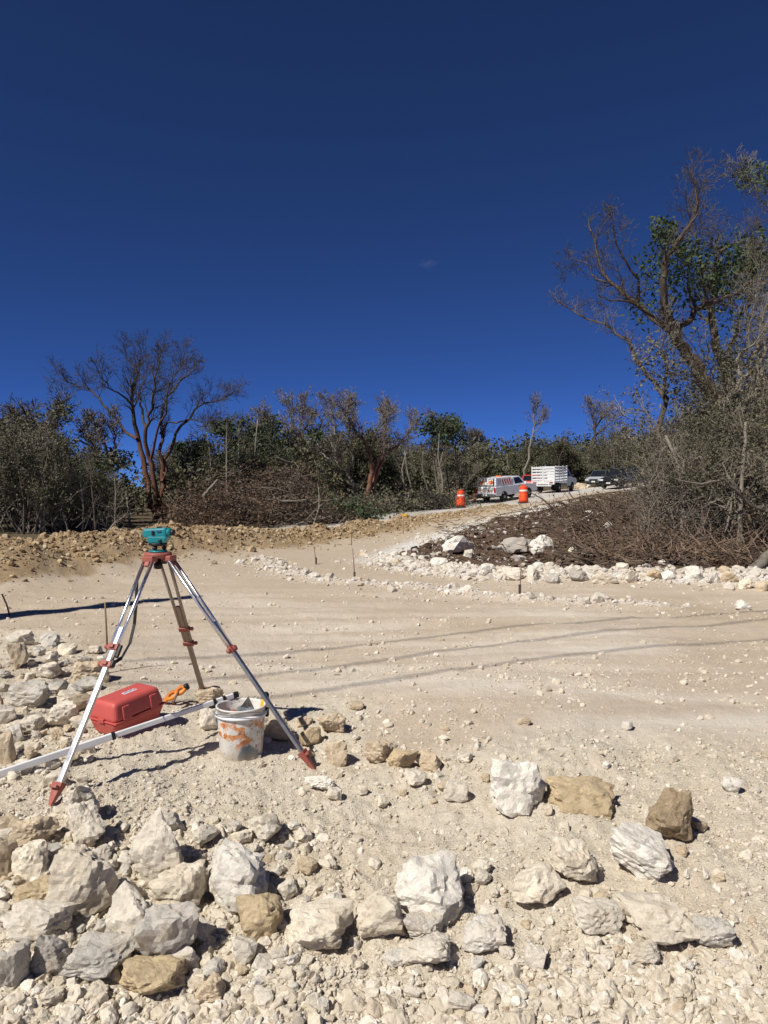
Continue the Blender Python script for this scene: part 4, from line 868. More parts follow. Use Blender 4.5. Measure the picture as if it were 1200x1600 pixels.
# ---- library of scrub trees for the edge of the wood
def lib_tree(seed, h, kind):
    T = Tree(seed); rr = T.r
    if kind == 'thicket':      # many grey stems, sparse dry leaves
        P = dict(levels=3, seg=5, kids=[1,2,2], wander=.55, up=.10, rmin=.007, limb_r=.02, leaves=4, lspread=.10, angle=(20,50), ratio=(.38,.62), bare=.25)
        for k in range(8): a = rr.uniform(0,6.28); q = rr.uniform(.1,.8); grow(T, Vector((q*math.cos(a), q*math.sin(a), -.1)), Vector((math.cos(a)*.25, math.sin(a)*.25, 1)), h*rr.uniform(.6,1), .035*rr.uniform(.6,1.2), 0, P)
    elif kind == 'leafy':
        P = dict(levels=3, seg=6, kids=[2,2,2], wander=.45, up=.10, rmin=.009, limb_r=.02, leaves=5, lspread=.16, angle=(28,60), ratio=(.38,.6), bare=.3)
        for k in range(3): a = rr.uniform(0,6.28); grow(T, Vector((.12*math.cos(a), .12*math.sin(a), -.1)), Vector((math.cos(a)*.22, math.sin(a)*.22, 1)), h*rr.uniform(.75,1), .07, 0, P)
    elif kind == 'bare':
        P = dict(levels=4, seg=6, kids=[1,1,1,2], wander=.45, up=.09, rmin=.009, limb_r=.025, leaves=0, lspread=.1, angle=(25,52), ratio=(.42,.66), bare=.35)
        for k in range(2): a = rr.uniform(0,6.28); grow(T, Vector((.1*math.cos(a), .1*math.sin(a), -.1)), Vector((math.cos(a)*.18, math.sin(a)*.18, 1)), h*rr.uniform(.85,1), .08, 0, P)
    return T
def zmax(meshes): return max(max(v.co.z for v in me.vertices) for _, me in meshes)
LIB = {}
SKY_X = [-60,0,60,100,130,190,250,330,380,430,500,600,640,700,740,800,850,900,950,1000,1050,1300]
SKY_Y = [655,648,645,650,690,705,690,668,660,662,660,668,674,676,684,680,680,674,666,660,665,640]
def skyline(px, d, drop): p = at(px, float(np.interp(px, SKY_X, SKY_Y))+drop, d); return p[2]
for i in range(3): LIB['thicket', i] = tree_meshes(lib_tree(300+i, 3.6, 'thicket'), .045, M['bark_grey'], M['twig_pale' if i == 1 else 'twig'], M['leaf_dry' if i != 2 else 'leaf'], 300+i)
for i in range(3): LIB['leafy', i] = tree_meshes(lib_tree(310+i, 4.6, 'leafy'), .085, M['bark_grey'], M['twig'], M['leaf' if i else 'leaf_dark'], 310+i)
for i in range(2): LIB['bare', i] = tree_meshes(lib_tree(320+i, 5.0, 'bare'), 0, M['bark_grey'], M['twig'], None, 320+i)
vr = random.Random(77)
HZ = {k: zmax(v) for k, v in LIB.items()}
EDGE = []   # (px, distance, kind, height factor)
for px in range(-60, 250, 24): EDGE.append((px+vr.uniform(-9,9), vr.uniform(24,29), vr.choice(['thicket','thicket','leafy']), vr.uniform(.8,1.1)))
EDGE = [e for e in EDGE if abs(e[0]-245) > 72]
for px in range(290, 480, 28): EDGE.append((px+vr.uniform(-9,9), vr.uniform(33,38), vr.choice(['thicket','leafy']), vr.uniform(.9,1.15)))
for px in range(440, 730, 26): EDGE.append((px+vr.uniform(-9,9), vr.uniform(45,52)+max(0,(px-600)*.07), vr.choice(['thicket','leafy','bare','thicket']), vr.uniform(.95,1.25)))
for px in range(720, 1060, 26): EDGE.append((px+vr.uniform(-9,9), vr.uniform(78,88), vr.choice(['thicket','leafy','bare','leafy']), vr.uniform(1.3,1.7)))
NM = {'thicket': ('scrub_thicket', 'many stemmed grey scrub thicket'), 'leafy': ('leafy_tree', 'small olive leaved tree'), 'bare': ('bare_tree', 'small leafless grey tree')}
LM = [(30,'the far left edge'),(75,'the feathery tree at far left'),(166,'the small wavy bare tree'),(244,'the tall bare tree'),(308,'the dark green tree'),(380,'the bright green feathery tree'),(490,'the split trunk tree'),(576,'the two crossed red stems'),(700,'the left orange barrel'),(787,'the white pickup'),(867,'the stake truck'),(963,'the black car')]
seen = {}
for (px, d, kind, s) in EDGE:
    p = at(px, 770, d); z = H(p[0], p[1]); i = vr.randrange(2 if kind == 'bare' else 3); nx, nm = min((abs(px-a), b) for a, b in LM); ax = [a for a, b in LM if b == nm][0]
    rel = 'directly behind' if nx < 12 else ('right of' if px > ax else 'left of')
    if ax < 400 and nx < 12: rel = 'beside'
    lab = f'{NM[kind][1]} {rel} {nm}'
    if lab in seen: lab = f'{"farther" if d > 27 else "nearer"} {lab}'
    seen[lab] = 1
    s = (skyline(px, d, vr.choice([0, 8, 20, 34, 50, 70]))-z)/HZ[kind, i]
    place_tree(LIB[kind, i], NM[kind][0], lab, 'shrub' if kind == 'thicket' else 'tree', (p[0], p[1], z-.05), vr.uniform(0,6.28), s*1.12, 'trees at the edge of the wood')
# ---- the wood behind, one mass
def wood(name, spots, seed, label):
    rg = np.random.default_rng(seed); VS = []; FS = []; VL = []; FL = []; o1 = o2 = 0
    protos = []
    for k in range(5):
        T = Tree(400+k); P = dict(levels=3, seg=4, kids=[1,1,1] if k > 2 else [2,1,1], wander=.5, up=.06, rmin=.014, limb_r=9, leaves=[11,16,13,7,11][k], lspread=.34, angle=(28,60), ratio=(.42,.7), bare=.05)
        for q in range(4): a = T.r.uniform(0,6.28); grow(T, Vector((.3*math.cos(a), .3*math.sin(a), -.1)), Vector((math.cos(a)*.3, math.sin(a)*.3, 1)), 4.6*T.r.uniform(.7,1), .05, 0, P)
        sg = np.array(T.seg); k_ = 1/max(sg[:,5].max(), .1); protos.append((sg*np.array([k_]*6+[1,1]), np.array(T.leaf)*k_))
    for (x, y, s) in spots:
        sg, lf = protos[rg.integers(5)]; sg = sg[(sg[:,6] > .02) | (rg.random(len(sg)) < .23)]; lf = lf[rg.random(len(lf)) < .5]; a = rg.uniform(0,6.28); c, n = math.cos(a), math.sin(a); Rm = np.array([[c,-n,0],[n,c,0],[0,0,1]])*s; b = np.array([x, y, H(x, y)])
        S = np.concatenate([sg[:,0:3]@Rm.T+b, sg[:,3:6]@Rm.T+b, sg[:,6:]*(.6+.1*s)], 1); v, f = segs_np(S); VS.append(v); FS.append(f+o1); o1 += len(v)
        if len(lf): v, f = leaves_np(lf@Rm.T+b, (.065+.0016*y), int(rg.integers(1e6))); VL.append(v); FL.append(f+o2); o2 += len(v)
    me = np_mesh(name, np.concatenate(VS+VL), [np.concatenate(FS), np.concatenate(FL)+o1], M['twig']); me.materials.append(M['leaf'])
    nf = sum(len(f) for f in FS); mi = np.zeros(len(me.polygons), np.int32); mi[nf:] = 1; me.polygons.foreach_set('material_index', mi)
    return tag(link(bpy.data.objects.new(name, me)), label, 'wood', kind='stuff')
sp = []
def wood_row(n, pa, pb, da, db, lo, hi):
    for _ in range(n):
        d = vr.uniform(da, db); px = vr.uniform(pa, pb); p = at(px, 770, d); sp.append((p[0], p[1], max(1.2, skyline(px, d, vr.uniform(lo, hi))-H(p[0], p[1]))))
wood_row(34, -160, 480, 29, 44, 2, 60); wood_row(40, 380, 770, 54, 68, 0, 50); wood_row(56, 690, 1300, 88, 108, 0, 40)
wood_row(26, -160, 480, 28, 36, 70, 120); wood_row(26, 420, 760, 52, 60, 60, 95); wood_row(70, 690, 1250, 84, 100, 45, 80)
sp = [q for q in sp if not (abs(600+FPX*q[0]/q[1]-245) < 62 and q[1] < 37)]
sp = [q for q in sp if poly_dist(np.array([q[0]]), np.array([q[1]]), ROAD)[0][0] > 4.5]
wood('background_wood', sp, 55, 'dry grey green wood filling the background behind the road')
# ---- scrub on the right, by the mound
SC = []
for i in range(3):
    T = Tree(500+i); P = dict(levels=4, seg=5, kids=[1,1,2,1], wander=.6, up=.06, rmin=.0050, limb_r=.02, leaves=5, lspread=.08, angle=(22,58), ratio=(.42,.66), bare=.15)
    for k in range(6): a = T.r.uniform(0,6.28); q = T.r.uniform(.1,.5); grow(T, Vector((q*math.cos(a), q*math.sin(a), -.1)), Vector((math.cos(a)*.3, math.sin(a)*.3, 1)), 2.5*T.r.uniform(.65,1), .03*T.r.uniform(.6,1.2), 0, P)
    SC.append(tree_meshes(T, .024, M['bark_grey'], M['twig_pale' if i == 1 else 'twig'], M['leaf_dry' if i else 'leaf'], 500+i))
RS = [(1072,19.5,.72,'grey green scrub bush at the left end of the right hand thicket'),(1092,17.5,.85,'grey twiggy bush above the brushwood, second from the left of the right thicket'),(1112,16.2,.95,'dense twiggy bush behind the standing dead stems'),
 (1140,15.4,1.05,'dense olive bush below the leaning tree trunk'),(1165,15.0,1.15,'dense bush behind the pale curved branch'),(1205,14.6,1.2,'dense bush at the right edge above the fallen trunk'),(1108,20.5,1.1,'tall twiggy bush behind the right thicket, left half'),(1135,19.5,1.35,'tall twiggy bush under the forked trunks'),(1180,18.5,1.5,'tallest twiggy bush of the right thicket'),(1235,16.5,1.6,'tall bush cut by the right edge'),(1066,24,.6,'low bush where the mound meets the road'),(1150,22.5,1.7,'leafy bush in the shade behind the tall trunks'),(1095,25,1.0,'grey bush at the back of the mound beside the road')]
for k, (px, d, s, lab) in enumerate(RS):
    p = at(px, 800, d); place_tree(SC[k % 3], 'scrub_bush', lab, 'bush', (p[0], p[1], H(p[0], p[1])-.03), k*1.9, s, 'bushes of the right hand thicket')
# single stems and branches standing in front of the thicket
def stem(name, label, pts, D, r0, r1, mat, cat='branch', twigs=None, floor=True):
    P3 = [tuple(at(x, y, D+dd)) for x, y, dd in pts]; T = Tree(len(label)); 
    if floor: p0 = P3[0]; P3[0] = (p0[0], p0[1], H(p0[0], p0[1])-.05)
    b = Vector(P3[0]); V, F = [], []
    fine = [];
    for i in range(len(P3)-1):
        for k in range(4): q = Vector(P3[i]).lerp(Vector(P3[i+1]), k/4); fine.append(q+Vector((T.r.gauss(0,.006), T.r.gauss(0,.006), T.r.gauss(0,.006))))
    fine.append(Vector(P3[-1])); rad = [r0+(r1-r0)*i/(len(fine)-1) for i in range(len(fine))]
    m = MB().tube([p-b for p in fine], rad, 8)
    if twigs:
        for _ in range(twigs):
            i = T.r.randrange(len(fine)//3, len(fine)); d = Vector((T.r.gauss(0,1), T.r.gauss(0,1), abs(T.r.gauss(0,1)))).normalized(); L = T.r.uniform(.15,.5)
            q = fine[i]-b; m.tube([q, q+d*L*.5+Vector((0,0,.04)), q+d*L+Vector((T.r.gauss(0,.06),T.r.gauss(0,.06),.1))], [rad[i]*.4, rad[i]*.3, rad[i]*.12], 4)
    o = m.build(name, mat); o.location = b; return tag(o, label, cat)
stem('curved_branch', 'pale bent branch arching out from the right edge over the brushwood', [(1230,812,.3),(1200,800,.2),(1173,790,.1),(1152,768,0),(1130,748,-.1),(1095,757,-.2),(1060,750,-.3)], 13.2, .05, .012, M['bark_grey'], twigs=10, floor=False)
stem('forked_branch', 'small fork of pale wood rising from the bent branch', [(1150,766,0),(1138,745,.05),(1130,725,.1),(1142,712,.15)], 13.3, .018, .006, M['bark_grey'], floor=False, twigs=4)
stem('sapling', 'straight pale grey stem standing in front of the right thicket', [(1154,880,0),(1156,830,0),(1157,780,.1),(1162,720,.2),(1165,660,.4)], 13.4, .055, .025, M['bark_grey'], 'sapling', twigs=6)
stem('sapling', 'dark charred stem in the middle of the right thicket', [(1102,862,0),(1100,820,0),(1103,770,.1),(1100,720,.1)], 14.0, .09, .05, M['bark_dark'], 'sapling')
stem('sapling', 'grey stem left of the dark charred one', [(1065,862,0),(1068,820,0),(1066,770,.2),(1058,720,.4),(1040,680,.6)], 14.2, .06, .025, M['bark_grey'], 'sapling', twigs=5)
stem('hanging_vine', 'pale leaning stem beside the straight grey stem', [(1124,870,0),(1135,830,0),(1143,790,0),(1148,740,.1)], 13.6, .03, .012, M['bark_grey'], 'vine')
stem('hanging_vine', 'thin leaning vine between charred and pale stems', [(1132,872,.1),(1141,835,.1),(1150,800,.2),(1146,760,.3)], 13.7, .02, .01, M['twig_pale'], 'vine')
stem('fallen_tree', 'grey fallen trunk end poking out at the right edge over the stones', [(1172,896,0),(1185,884,.1),(1206,866,.3),(1230,850,.5)], 11.9, .085, .10, M['bark_grey'], 'fallen tree', floor=False)
stem('fallen_log', 'thin sawn log lying at the foot of the thicket', [(1082,864,0),(1100,868,0),(1124,870,0)], 13.2, .04, .03, M['palewood'], 'log', floor=False)
stem('dead_branch', 'forked pale dead branch lying on the brushwood', [(1000,848,.1),(1006,856,0),(1016,864,-.1)], 14.2, .02, .012, M['bark_grey'], twigs=3, floor=False)
stem('dead_branch', 'stick leaning out of the mound crest towards the road', [(870,783,0),(884,789,0),(897,795,-.1)], 23.5, .035, .03, M['bark_dark'], floor=False)
stem('fallen_branch', 'long pale dead branch lying before the wood left of the instrument', [(150,838,0),(175,832,0),(195,825,.3),(222,832,.5)], 22, .03, .012, M['bark_grey'], twigs=8, floor=False)
stem('fallen_branch', 'leaning dead branch rising behind the soil bank left of the tall tree', [(160,842,0),(178,818,.4),(195,806,.8),(215,800,1.2)], 23, .035, .012, M['bark_grey'], twigs=8, floor=False)
stem('pale_sapling', 'pale crooked stem at the left wood edge below the feathery tree', [(66,850,0),(70,800,0),(74,760,.2),(77,725,.3)], 24, .05, .025, M['bark_grey'], 'sapling', twigs=8)
stem('pale_sapling', 'second pale stem leaning right beside the pale crooked stem', [(90,850,0),(80,810,0),(72,785,.1),(74,750,.2)], 24.3, .04, .02, M['bark_grey'], 'sapling', twigs=8)
stem('pale_sapling', 'thin pale forked stem in the dark wood left of the small wavy tree', [(124,800,0),(122,785,0),(112,770,.2),(104,768,.3)], 27, .035, .015, M['bark_grey'], 'sapling', twigs=6)
stem('pale_sapling', 'short pale stem just left of the tall bare tree', [(203,812,0),(200,790,0),(197,770,.1)], 30, .05, .03, M['bark_grey'], 'sapling', twigs=6)
LTXT = {}
for k in range(34):
    px = vr.uniform(0, 720) if k < 26 else vr.uniform(730, 1000)
    if abs(px-244) < 30: continue
    d = (vr.uniform(23, 27) if px < 250 else vr.uniform(31, 34) if px < 440 else vr.uniform(42, 47)+max(0, px-600)*.06) if k < 26 else vr.uniform(77, 82)
    g = at(px, 800, d); yb = 800-FPX*(H(g[0], g[1])-g[2])/d; top = float(np.interp(px, SKY_X, SKY_Y))+vr.uniform(-6, 45); ln = vr.uniform(-14, 14); nx, nm = min((abs(px-a), b) for a, b in LM); ax = [a for a, b in LM if b == nm][0]
    for lab in (f'thin {"pale" if k % 3 else "dark"} {w_} sapling {"right" if px > ax else "left"} of {nm}' for w_ in ('upright', 'leaning', 'slender', 'crooked', 'tall')):
        if lab not in LTXT: break
    LTXT[lab] = 1
    stem('slender_sapling', lab, [(px, yb, 0), (px+ln*.3+vr.uniform(-3,3), yb+(top-yb)*.35, .1), (px+ln*.6+vr.uniform(-4,4), yb+(top-yb)*.7, .2), (px+ln, top, .3)], d, .0016*d, .0005*d, M['bark_grey' if k % 3 else 'bark_dark'], 'sapling', twigs=12)
for x, k in ((640,0),(664,1),(690,2),(716,3)):
    stem('pale_sapling', ['pale leaning stem right of the two crossed red stems','thin pale stem in the wood halfway to the left orange barrel','pale forked stem behind the left orange barrel','thin upright stem just above the left orange barrel'][k], [(x+8,792,0),(x+4,765,.1),(x-4,735,.2),(x-8+k*5,705,.4)], 47+k*2, .07, .03, M['bark_grey'], 'sapling', twigs=10)
# ---- heaps of cut brush, with bigger limbs sticking out
M['twig_brown'] = bark_mat('brown_cut_twig', (.125,.085,.058), (.25,.185,.135), 2)
def brush(name, region, n, seed, mats, label, lmin, lmax, rad, up=.25, hgt=.3, leafy=0, lsz=.06, vert=0.0):
    rr = random.Random(seed); S = []; LF = []
    for _ in range(n):
        x, y, hz = region(rr)
        z = H(x, y)+hz*rr.random()**1.3; a = rr.uniform(0,6.28); L = rr.uniform(lmin, lmax); d = Vector((math.cos(a), math.sin(a), rr.gauss(vert, up))).normalized(); p = Vector((x, y, z)); r = rad*rr.uniform(.5,1.5)
        for k in range(3):
            q = p+d*L/3; q.z = max(q.z, z-.12); S.append((*p, *q, r*(1-k*.25), r*(1-(k+1)*.25))); d = (d+rnd_perp(rr, d)*.3).normalized(); p = q
        for _ in range(leafy): LF.append((p.x+rr.gauss(0,.2), p.y+rr.gauss(0,.2), max(p.z+rr.gauss(0,.12), z-.05)))
    v, f = segs_np(S); me = np_mesh(name, v, f, mats[0])
    if LF:
        v2, f2 = leaves_np(LF, lsz, seed); me = np_mesh(name, np.concatenate([v, v2]), [f, f2+len(v)], mats[0]); me.materials.append(mats[1]); mi = np.zeros(len(me.polygons), np.int32); mi[len(f):] = 1; me.polygons.foreach_set('material_index', mi)
    return tag(link(bpy.data.objects.new(name, me)), label, 'brushwood', kind='stuff')
def mound_area(r):
    while True:
        y = r.uniform(12.3, 24); x = r.uniform(3.4, 11); 
        if x > 3.2+(y-12)*.16+r.gauss(0,.5) and x < .62*y: return x, y, .12+.28*sstep(4.5, 6.5, np.float64(x-.12*(y-12)))
brush('brushwood', mound_area, 2300, 61, [M['twig_brown'], M['leaf_brown']], 'tangle of cut dead branches spread over the right half of the mound', .3, 1.3, .011, .5, leafy=2, lsz=.035)
brush('brushwood', mound_area, 420, 69, [M['bark_dark']], 'thicker broken limbs and roots strewn over the mound', .5, 1.6, .030, .3)
brush('brushwood', lambda r: (lambda y: (lambda x: (x, y, .25))(r.uniform(1.5, .5*y)))(r.uniform(14, 24)), 900, 70, [M['twig_brown']], 'scattered brown twigs over the left half of the mound', .15, .6, .010)
brush('brushwood', lambda r: (lambda y: (r.uniform(3.6, .58*y), y, .3))(r.uniform(12.3, 14.6)), 1100, 62, [M['twig_brown'], M['leaf_brown']], 'dark heap of thin cut twigs behind the white stone rim', .2, .9, .009, .5, leafy=2, lsz=.03)
def heap(cx, cd, wx, wy, hz):
    def f(r):
        while True:
            u, v = r.uniform(-1,1), r.uniform(-1,1); q = u*u+v*v
            if q < 1: p = at(cx, 800, cd); return p[0]+u*wx, p[1]+v*wy, hz*(1-q)**.6*max(.25, .75+1.5*float(vnoise2(np.array([u*2.3+cx]), np.array([v*1.6+cd]))[0]))
    return f
brush('brush_pile', heap(345, 29.5, 1.7, 1.2, 1.7), 2000, 63, [M['bark_dark'], M['leaf_brown']], 'brown pile of cleared branches right of the tall bare tree', .4, 1.4, .013, .3, leafy=4, lsz=.06)
brush('brush_pile', heap(405, 32, 3.4, 1.4, 2.2), 3000, 64, [M['twig'], M['leaf_brown']], 'grey brown pile of dry brush before the bright green tree', .4, 1.5, .012, .4, leafy=5, lsz=.06)
brush('brush_pile', heap(478, 35, 2.8, 1.2, 1.3), 1800, 65, [M['bark_dark'], M['leaf_dark']], 'dark low brush beside the road under the split trunk tree', .4, 1.3, .012, .4, leafy=7, lsz=.09)
brush('roadside_scrub', lambda r: (lambda t: (-.5+t*6.5+r.gauss(0,.9)-1.6, 38.5+t*12+r.gauss(0,.9), .9))(r.random()), 1700, 66, [M['twig'], M['leaf_dry']], 'low olive weeds along the far side of the main road', .3, 1.0, .012, .6, leafy=5, lsz=.09)
brush('forest_undergrowth', lambda r: (lambda p: (p[0], p[1], .9))(at(r.uniform(-80, 190), 800, r.uniform(23.5, 30))), 800, 67, [M['twig'], M['leaf']], 'dry twiggy undergrowth behind the soil bank at left', .5, 2.0, .009, .6, leafy=4, lsz=.05, vert=1.4)
brush('forest_undergrowth', lambda r: (lambda p: (p[0], p[1], 1.6))(at(r.uniform(1010, 1260), 800, r.uniform(13.6, 18))), 2200, 68, [M['twig'], M['leaf_dry']], 'dense dry undergrowth filling the right hand thicket', .3, 1.3, .008, .7, leafy=3, lsz=.021, vert=.9)
brush('brush_pile', heap(400, 30.5, 3.6, 1.2, 1.5), 90, 71, [M['bark_grey']], 'thicker cut limbs sticking out of the brush piles', 1.0, 2.6, .028, .5)
stem('dead_branch', 'broken limb leaning out of the brown brush pile', [(318,775,0),(328,764,.1),(340,750,.2)], 28.6, .07, .045, M['bark_grey'], floor=False)
# ================================================================== SURVEYING GEAR
V3 = Vector
def frame(x, z=(0,0,1)):
    """3x3 with local x along x"""
    x = V3(x).normalized(); y = V3(z).cross(x).normalized(); z = x.cross(y); return Matrix((x, y, z)).transposed()
HD = V3(at(247, 866, 4.5))
tri = thing('tripod', 'aluminium surveying tripod with faded red clamps standing among the stones', 'tripod', (HD.x, HD.y, H(HD.x, HD.y)))
T0 = tri.location.copy(); HL = HD-T0
m = MB().lathe([(.0,.012),(.075,.012),(.082,.006),(.082,-.012),(.07,-.02),(.0,-.02)], 28, HL, cap=False)
for k in range(3): pass
feet = [V3(hit(75, 1262)), V3(hit(495, 1203)), V3(hit(322, 1092))]
feet = [V3((f.x, f.y, H(f.x, f.y)-.02)) for f in feet]
m.build('head', M['clampred'], tri)
MB().lathe([(.016,-.02),(.018,-.05),(.026,-.055),(.026,-.085),(.012,-.09)], 14, HL).build('centre_screw', M['black'], tri)
CL = [(.385,.455),(.43,),(.45,.55)]
for k, f in enumerate(feet):
    f = f-T0; hor = V3((f.x-HL.x, f.y-HL.y, 0)).normalized(); hin = HL+hor*.085+V3((0,0,-.03)); ax = (f-hin); L = ax.length; ax.normalize(); side = ax.cross(V3((0,0,1))).normalized(); nrm = side.cross(ax)
    R = Matrix((ax, side, nrm)).transposed(); P = lambda t, s=0, n=0: hin+ax*(L*t)+side*s+nrm*n
    rail_m = M['alu'] if k != 2 else M['ground_lit_metal']; te = CL[k][-1]
    leg = MB().tube([P(.0,-.030), P(te,-.021)], .0105, 10).tube([P(.0,.030), P(te,.021)], .0105, 10)
    lg = leg.build('leg', rail_m, tri)
    MB().box(HL+hor*.078+V3((0,0,-.022)), (.052,.080,.036), frame(hor), .009).build('hinge', M['clampred'], lg)
    MB().box(P(.012), (.05,.03,.022), R, .004).build('hinge_block', M['black'] if k == 2 else M['clampred'], lg)
    MB().box(P((te+.30)/2, 0, 0), (L*(te-.30),.026,.017), R, .002).box(P((te+.93)/2, 0, 0), (L*(.93-te),.032,.020), R, .003).build('extension', M['alu_dull'] if k != 2 else M['ground_lit_metal'], lg)
    for t in CL[k]:
        c = MB().box(P(t), (.036,.072,.034), R, .006).box(P(t, 0, .022), (.02,.03,.016), R, .004)
        c.lathe([(.011,0),(.013,.012),(.013,.022),(.006,.026)], 10, P(t, .036), frame(nrm, side)).build('clamp', M['clampred'], lg)
    if k == 0: MB().box(P(.40, -.042, .0), (.075,.022,.02), R, .006).box(P(.45, -.036, 0), (.04,.02,.03), R, .005).build('buckle', M['black'], lg)
    fo = MB(); w0, w1 = .030, .007
    q = [P(.90,-w0*1.1,-.02), P(.90,w0*1.1,-.02), P(.90,w0*1.1,.02), P(.90,-w0*1.1,.02), P(.985,-w1,-w1), P(.985,w1,-w1), P(.985,w1,w1), P(.985,-w1,w1)]
    fo.hexa([tuple(v) for v in q], .002); fo.box(P(.918, 0, .022), (.016,.045,.036), R, .004); ft = fo.build('foot', M['clampred'], lg)
    MB().tube([P(.98), P(1.0)], [.007,.002], 8).build('spike', M['steel'], ft)
# carrying strap hanging from the left leg
f = feet[0]-T0; pts = [tuple(at(x, y, d)) for x, y, d in [(214,905,4.38),(213,940,4.40),(210,975,4.45),(203,1005,4.40),(190,1028,4.3),(175,1038,4.2),(160,1046,4.08)]]
cu = []
for i in range(len(pts)-1):
    for t in range(4): cu.append(V3(pts[i]).lerp(V3(pts[i+1]), t/4)-T0)
cu.append(V3(pts[-1])-T0); st = MB()
for i in range(len(cu)-1):
    a, b = cu[i], cu[i+1]; d = (b-a); st.box((a+b)/2, (d.length*1.08,.020,.004), frame(d, (.3,.9,.2)))
st.build('strap', M['black'], tri)
# --- the level on top
LB = HD+V3((0,0,.0125)); lv = thing('surveying_level', 'teal automatic level instrument mounted on top of the tripod', 'level', LB, (0,0,math.radians(-6)))
MB().lathe([(.0,0),(.052,0),(.055,.006),(.052,.012),(.0,.012)], 3*10, (0,0,0), cap=False).build('base_plate', M['teal'], lv)
for a in (20, 140, 260): MB().lathe([(.007,.012),(.007,.018),(.014,.019),(.014,.034),(.007,.035),(.007,.044)], 14, (.036*math.cos(math.radians(a)), .036*math.sin(math.radians(a)), 0)).build('foot_screw', M['black'], lv)
MB().lathe([(.0,.040),(.05,.040),(.055,.046),(.055,.054),(.05,.058),(.0,.058)], 30, cap=False).build('horizontal_circle', M['black'], lv)
bd = MB().hexa([(-.050,-.036,.056),(.052,-.036,.056),(.052,.036,.056),(-.050,.036,.056),(-.058,-.034,.098),(.066,-.034,.098),(.066,.034,.098),(-.058,.034,.098)], .008).build('housing', M['teal'], lv)
MB().hexa([(-.085,-.030,.088),(.062,-.033,.092),(.062,.033,.092),(-.085,.030,.088),(-.088,-.026,.142),(.062,-.028,.150),(.062,.028,.150),(-.088,.026,.142)], .012).build('telescope', M['teal'], lv)
MB().lathe([(.024,0),(.024,.012),(.021,.016),(.0,.016)], 20, (-.086,0,.116), frame((0,0,1),(1,0,0)) @ Matrix.Rotation(0,3,'Z')).build('objective_ring', M['teal'], lv)
RY = Matrix.Rotation(math.radians(90), 3, 'Y')
MB().lathe([(.026,.060),(.026,.078),(.020,.084),(.0,.084)], 20, (0,0,.120), RY, cap=False).build('eyepiece_mount', M['teal'], lv)
MB().lathe([(.017,.082),(.019,.088),(.019,.100),(.014,.106),(.0,.106)], 18, (0,0,.120), RY, cap=False).build('eyepiece', M['black'], lv)
MB().box((-.018,-.034,.118), (.013,.010,.026), None, .002).build('focus_window', M['black'], lv)
MB().box((.020,-.0335,.128), (.026,.004,.009), None, .001).build('sticker', M['blue'], lv)
MB().lathe([(.010,0),(.012,.012),(.0,.014)], 14, (.010,.034,.115), Matrix.Rotation(math.radians(-90), 3, 'X'), cap=False).build('focus_knob', M['black'], lv)
MB().box((.01,0,.152), (.03,.008,.008), None, .002).build('sight', M['black'], lv)
MB().lathe([(.009,0),(.010,.012),(.0,.013)], 12, (.03,-.036,.072), Matrix.Rotation(math.radians(90), 3, 'X'), cap=False).build('tangent_knob', M['black'], lv)
# --- red case
CX, CY = -1.64, 4.74; u = V3((.50,.866,0)); cz = H(CX, CY)
cs = thing('instrument_case', 'red plastic instrument case lying on the stones behind the staff', 'case', (CX, CY, cz+.005), (math.radians(2), math.radians(-5), math.atan2(u.y, u.x)))
def shell(z0, z1, a0, b0, a1, b1, bev): return MB().hexa([(-a0,-b0,z0),(a0,-b0,z0),(a0,b0,z0),(-a0,b0,z0),(-a1,-b1,z1),(a1,-b1,z1),(a1,b1,z1),(-a1,b1,z1)], bev)
bs = shell(.0,.105,.175,.095,.205,.128,.034); b_ = bs.build('base', M['redplastic'], cs)
lid = shell(.104,.222,.204,.127,.180,.098,.034).build('lid', M['redplastic'], cs)
MB().box((0,0,.1045), (.412,.259,.008), None, .003).build('seam_rim', M['redplastic'], cs)
for sx in (-.105, .115):
    MB().hexa([(sx-.034,-.131,.108),(sx+.034,-.131,.108),(sx+.034,-.10,.108),(sx-.034,-.10,.108),(sx-.026,-.114,.19),(sx+.026,-.114,.19),(sx+.026,-.085,.19),(sx-.026,-.085,.19)], .006).build('side_ridge', M['redplastic'], lid)
MB().box((-.203,0,.108), (.014,.05,.028), None, .004).build('latch', M['redplastic'], cs)
lab = MB().box((.02,-.005,.2225), (.10,.032,.003)).build('sticker', M['signwhite'], lid)
for i in range(5): MB().box((-.018+i*.019,-.005+(i % 2)*.003,.2245), (.013,.013,.002)).build('print', M['blue'], lab)
# --- orange tool behind the case
op = V3(at(277, 1092, 5.2)); OT = .82
ot = thing('orange_tool', 'orange handled tool with two finger holes and a black end behind the red case', 'tool', (op.x, op.y, H(op.x, op.y)+.09), (math.radians(-55), math.radians(-28), 0))
ot.scale = (OT, OT, OT)
o_ = MB()
def ringplate(cx, cz, a, b, w, th):   # closed loop of bar: a finger hole
    n = 18; pts = [(cx+a*math.cos(2*math.pi*i/n), 0, cz+b*math.sin(2*math.pi*i/n)) for i in range(n+1)]; o_.tube(pts, w, 8, cap=False)
ringplate(-.05, 0, .044, .032, .017, .02); ringplate(.035, .006, .042, .032, .018, .02); o_.box((-.008,0,.0), (.03,.024,.05), None, .006); o_.box((-.105,0,-.012), (.05,.022,.04), None, .006)
o_.build('handle', M['orange'], ot); MB().lathe([(.0,-.018),(.026,-.016),(.030,0),(.026,.016),(.0,.018)], 14, (.092,0,.012), frame((0,0,1),(1,0,0)), cap=False).build('knob', M['black'], ot)
MB().tube([(.02,-.015,-.02),(-.0,-.03,-.07),(-.03,-.03,-.13)], [.012,.010,.007], 8).build('strap', M['wood'], ot)
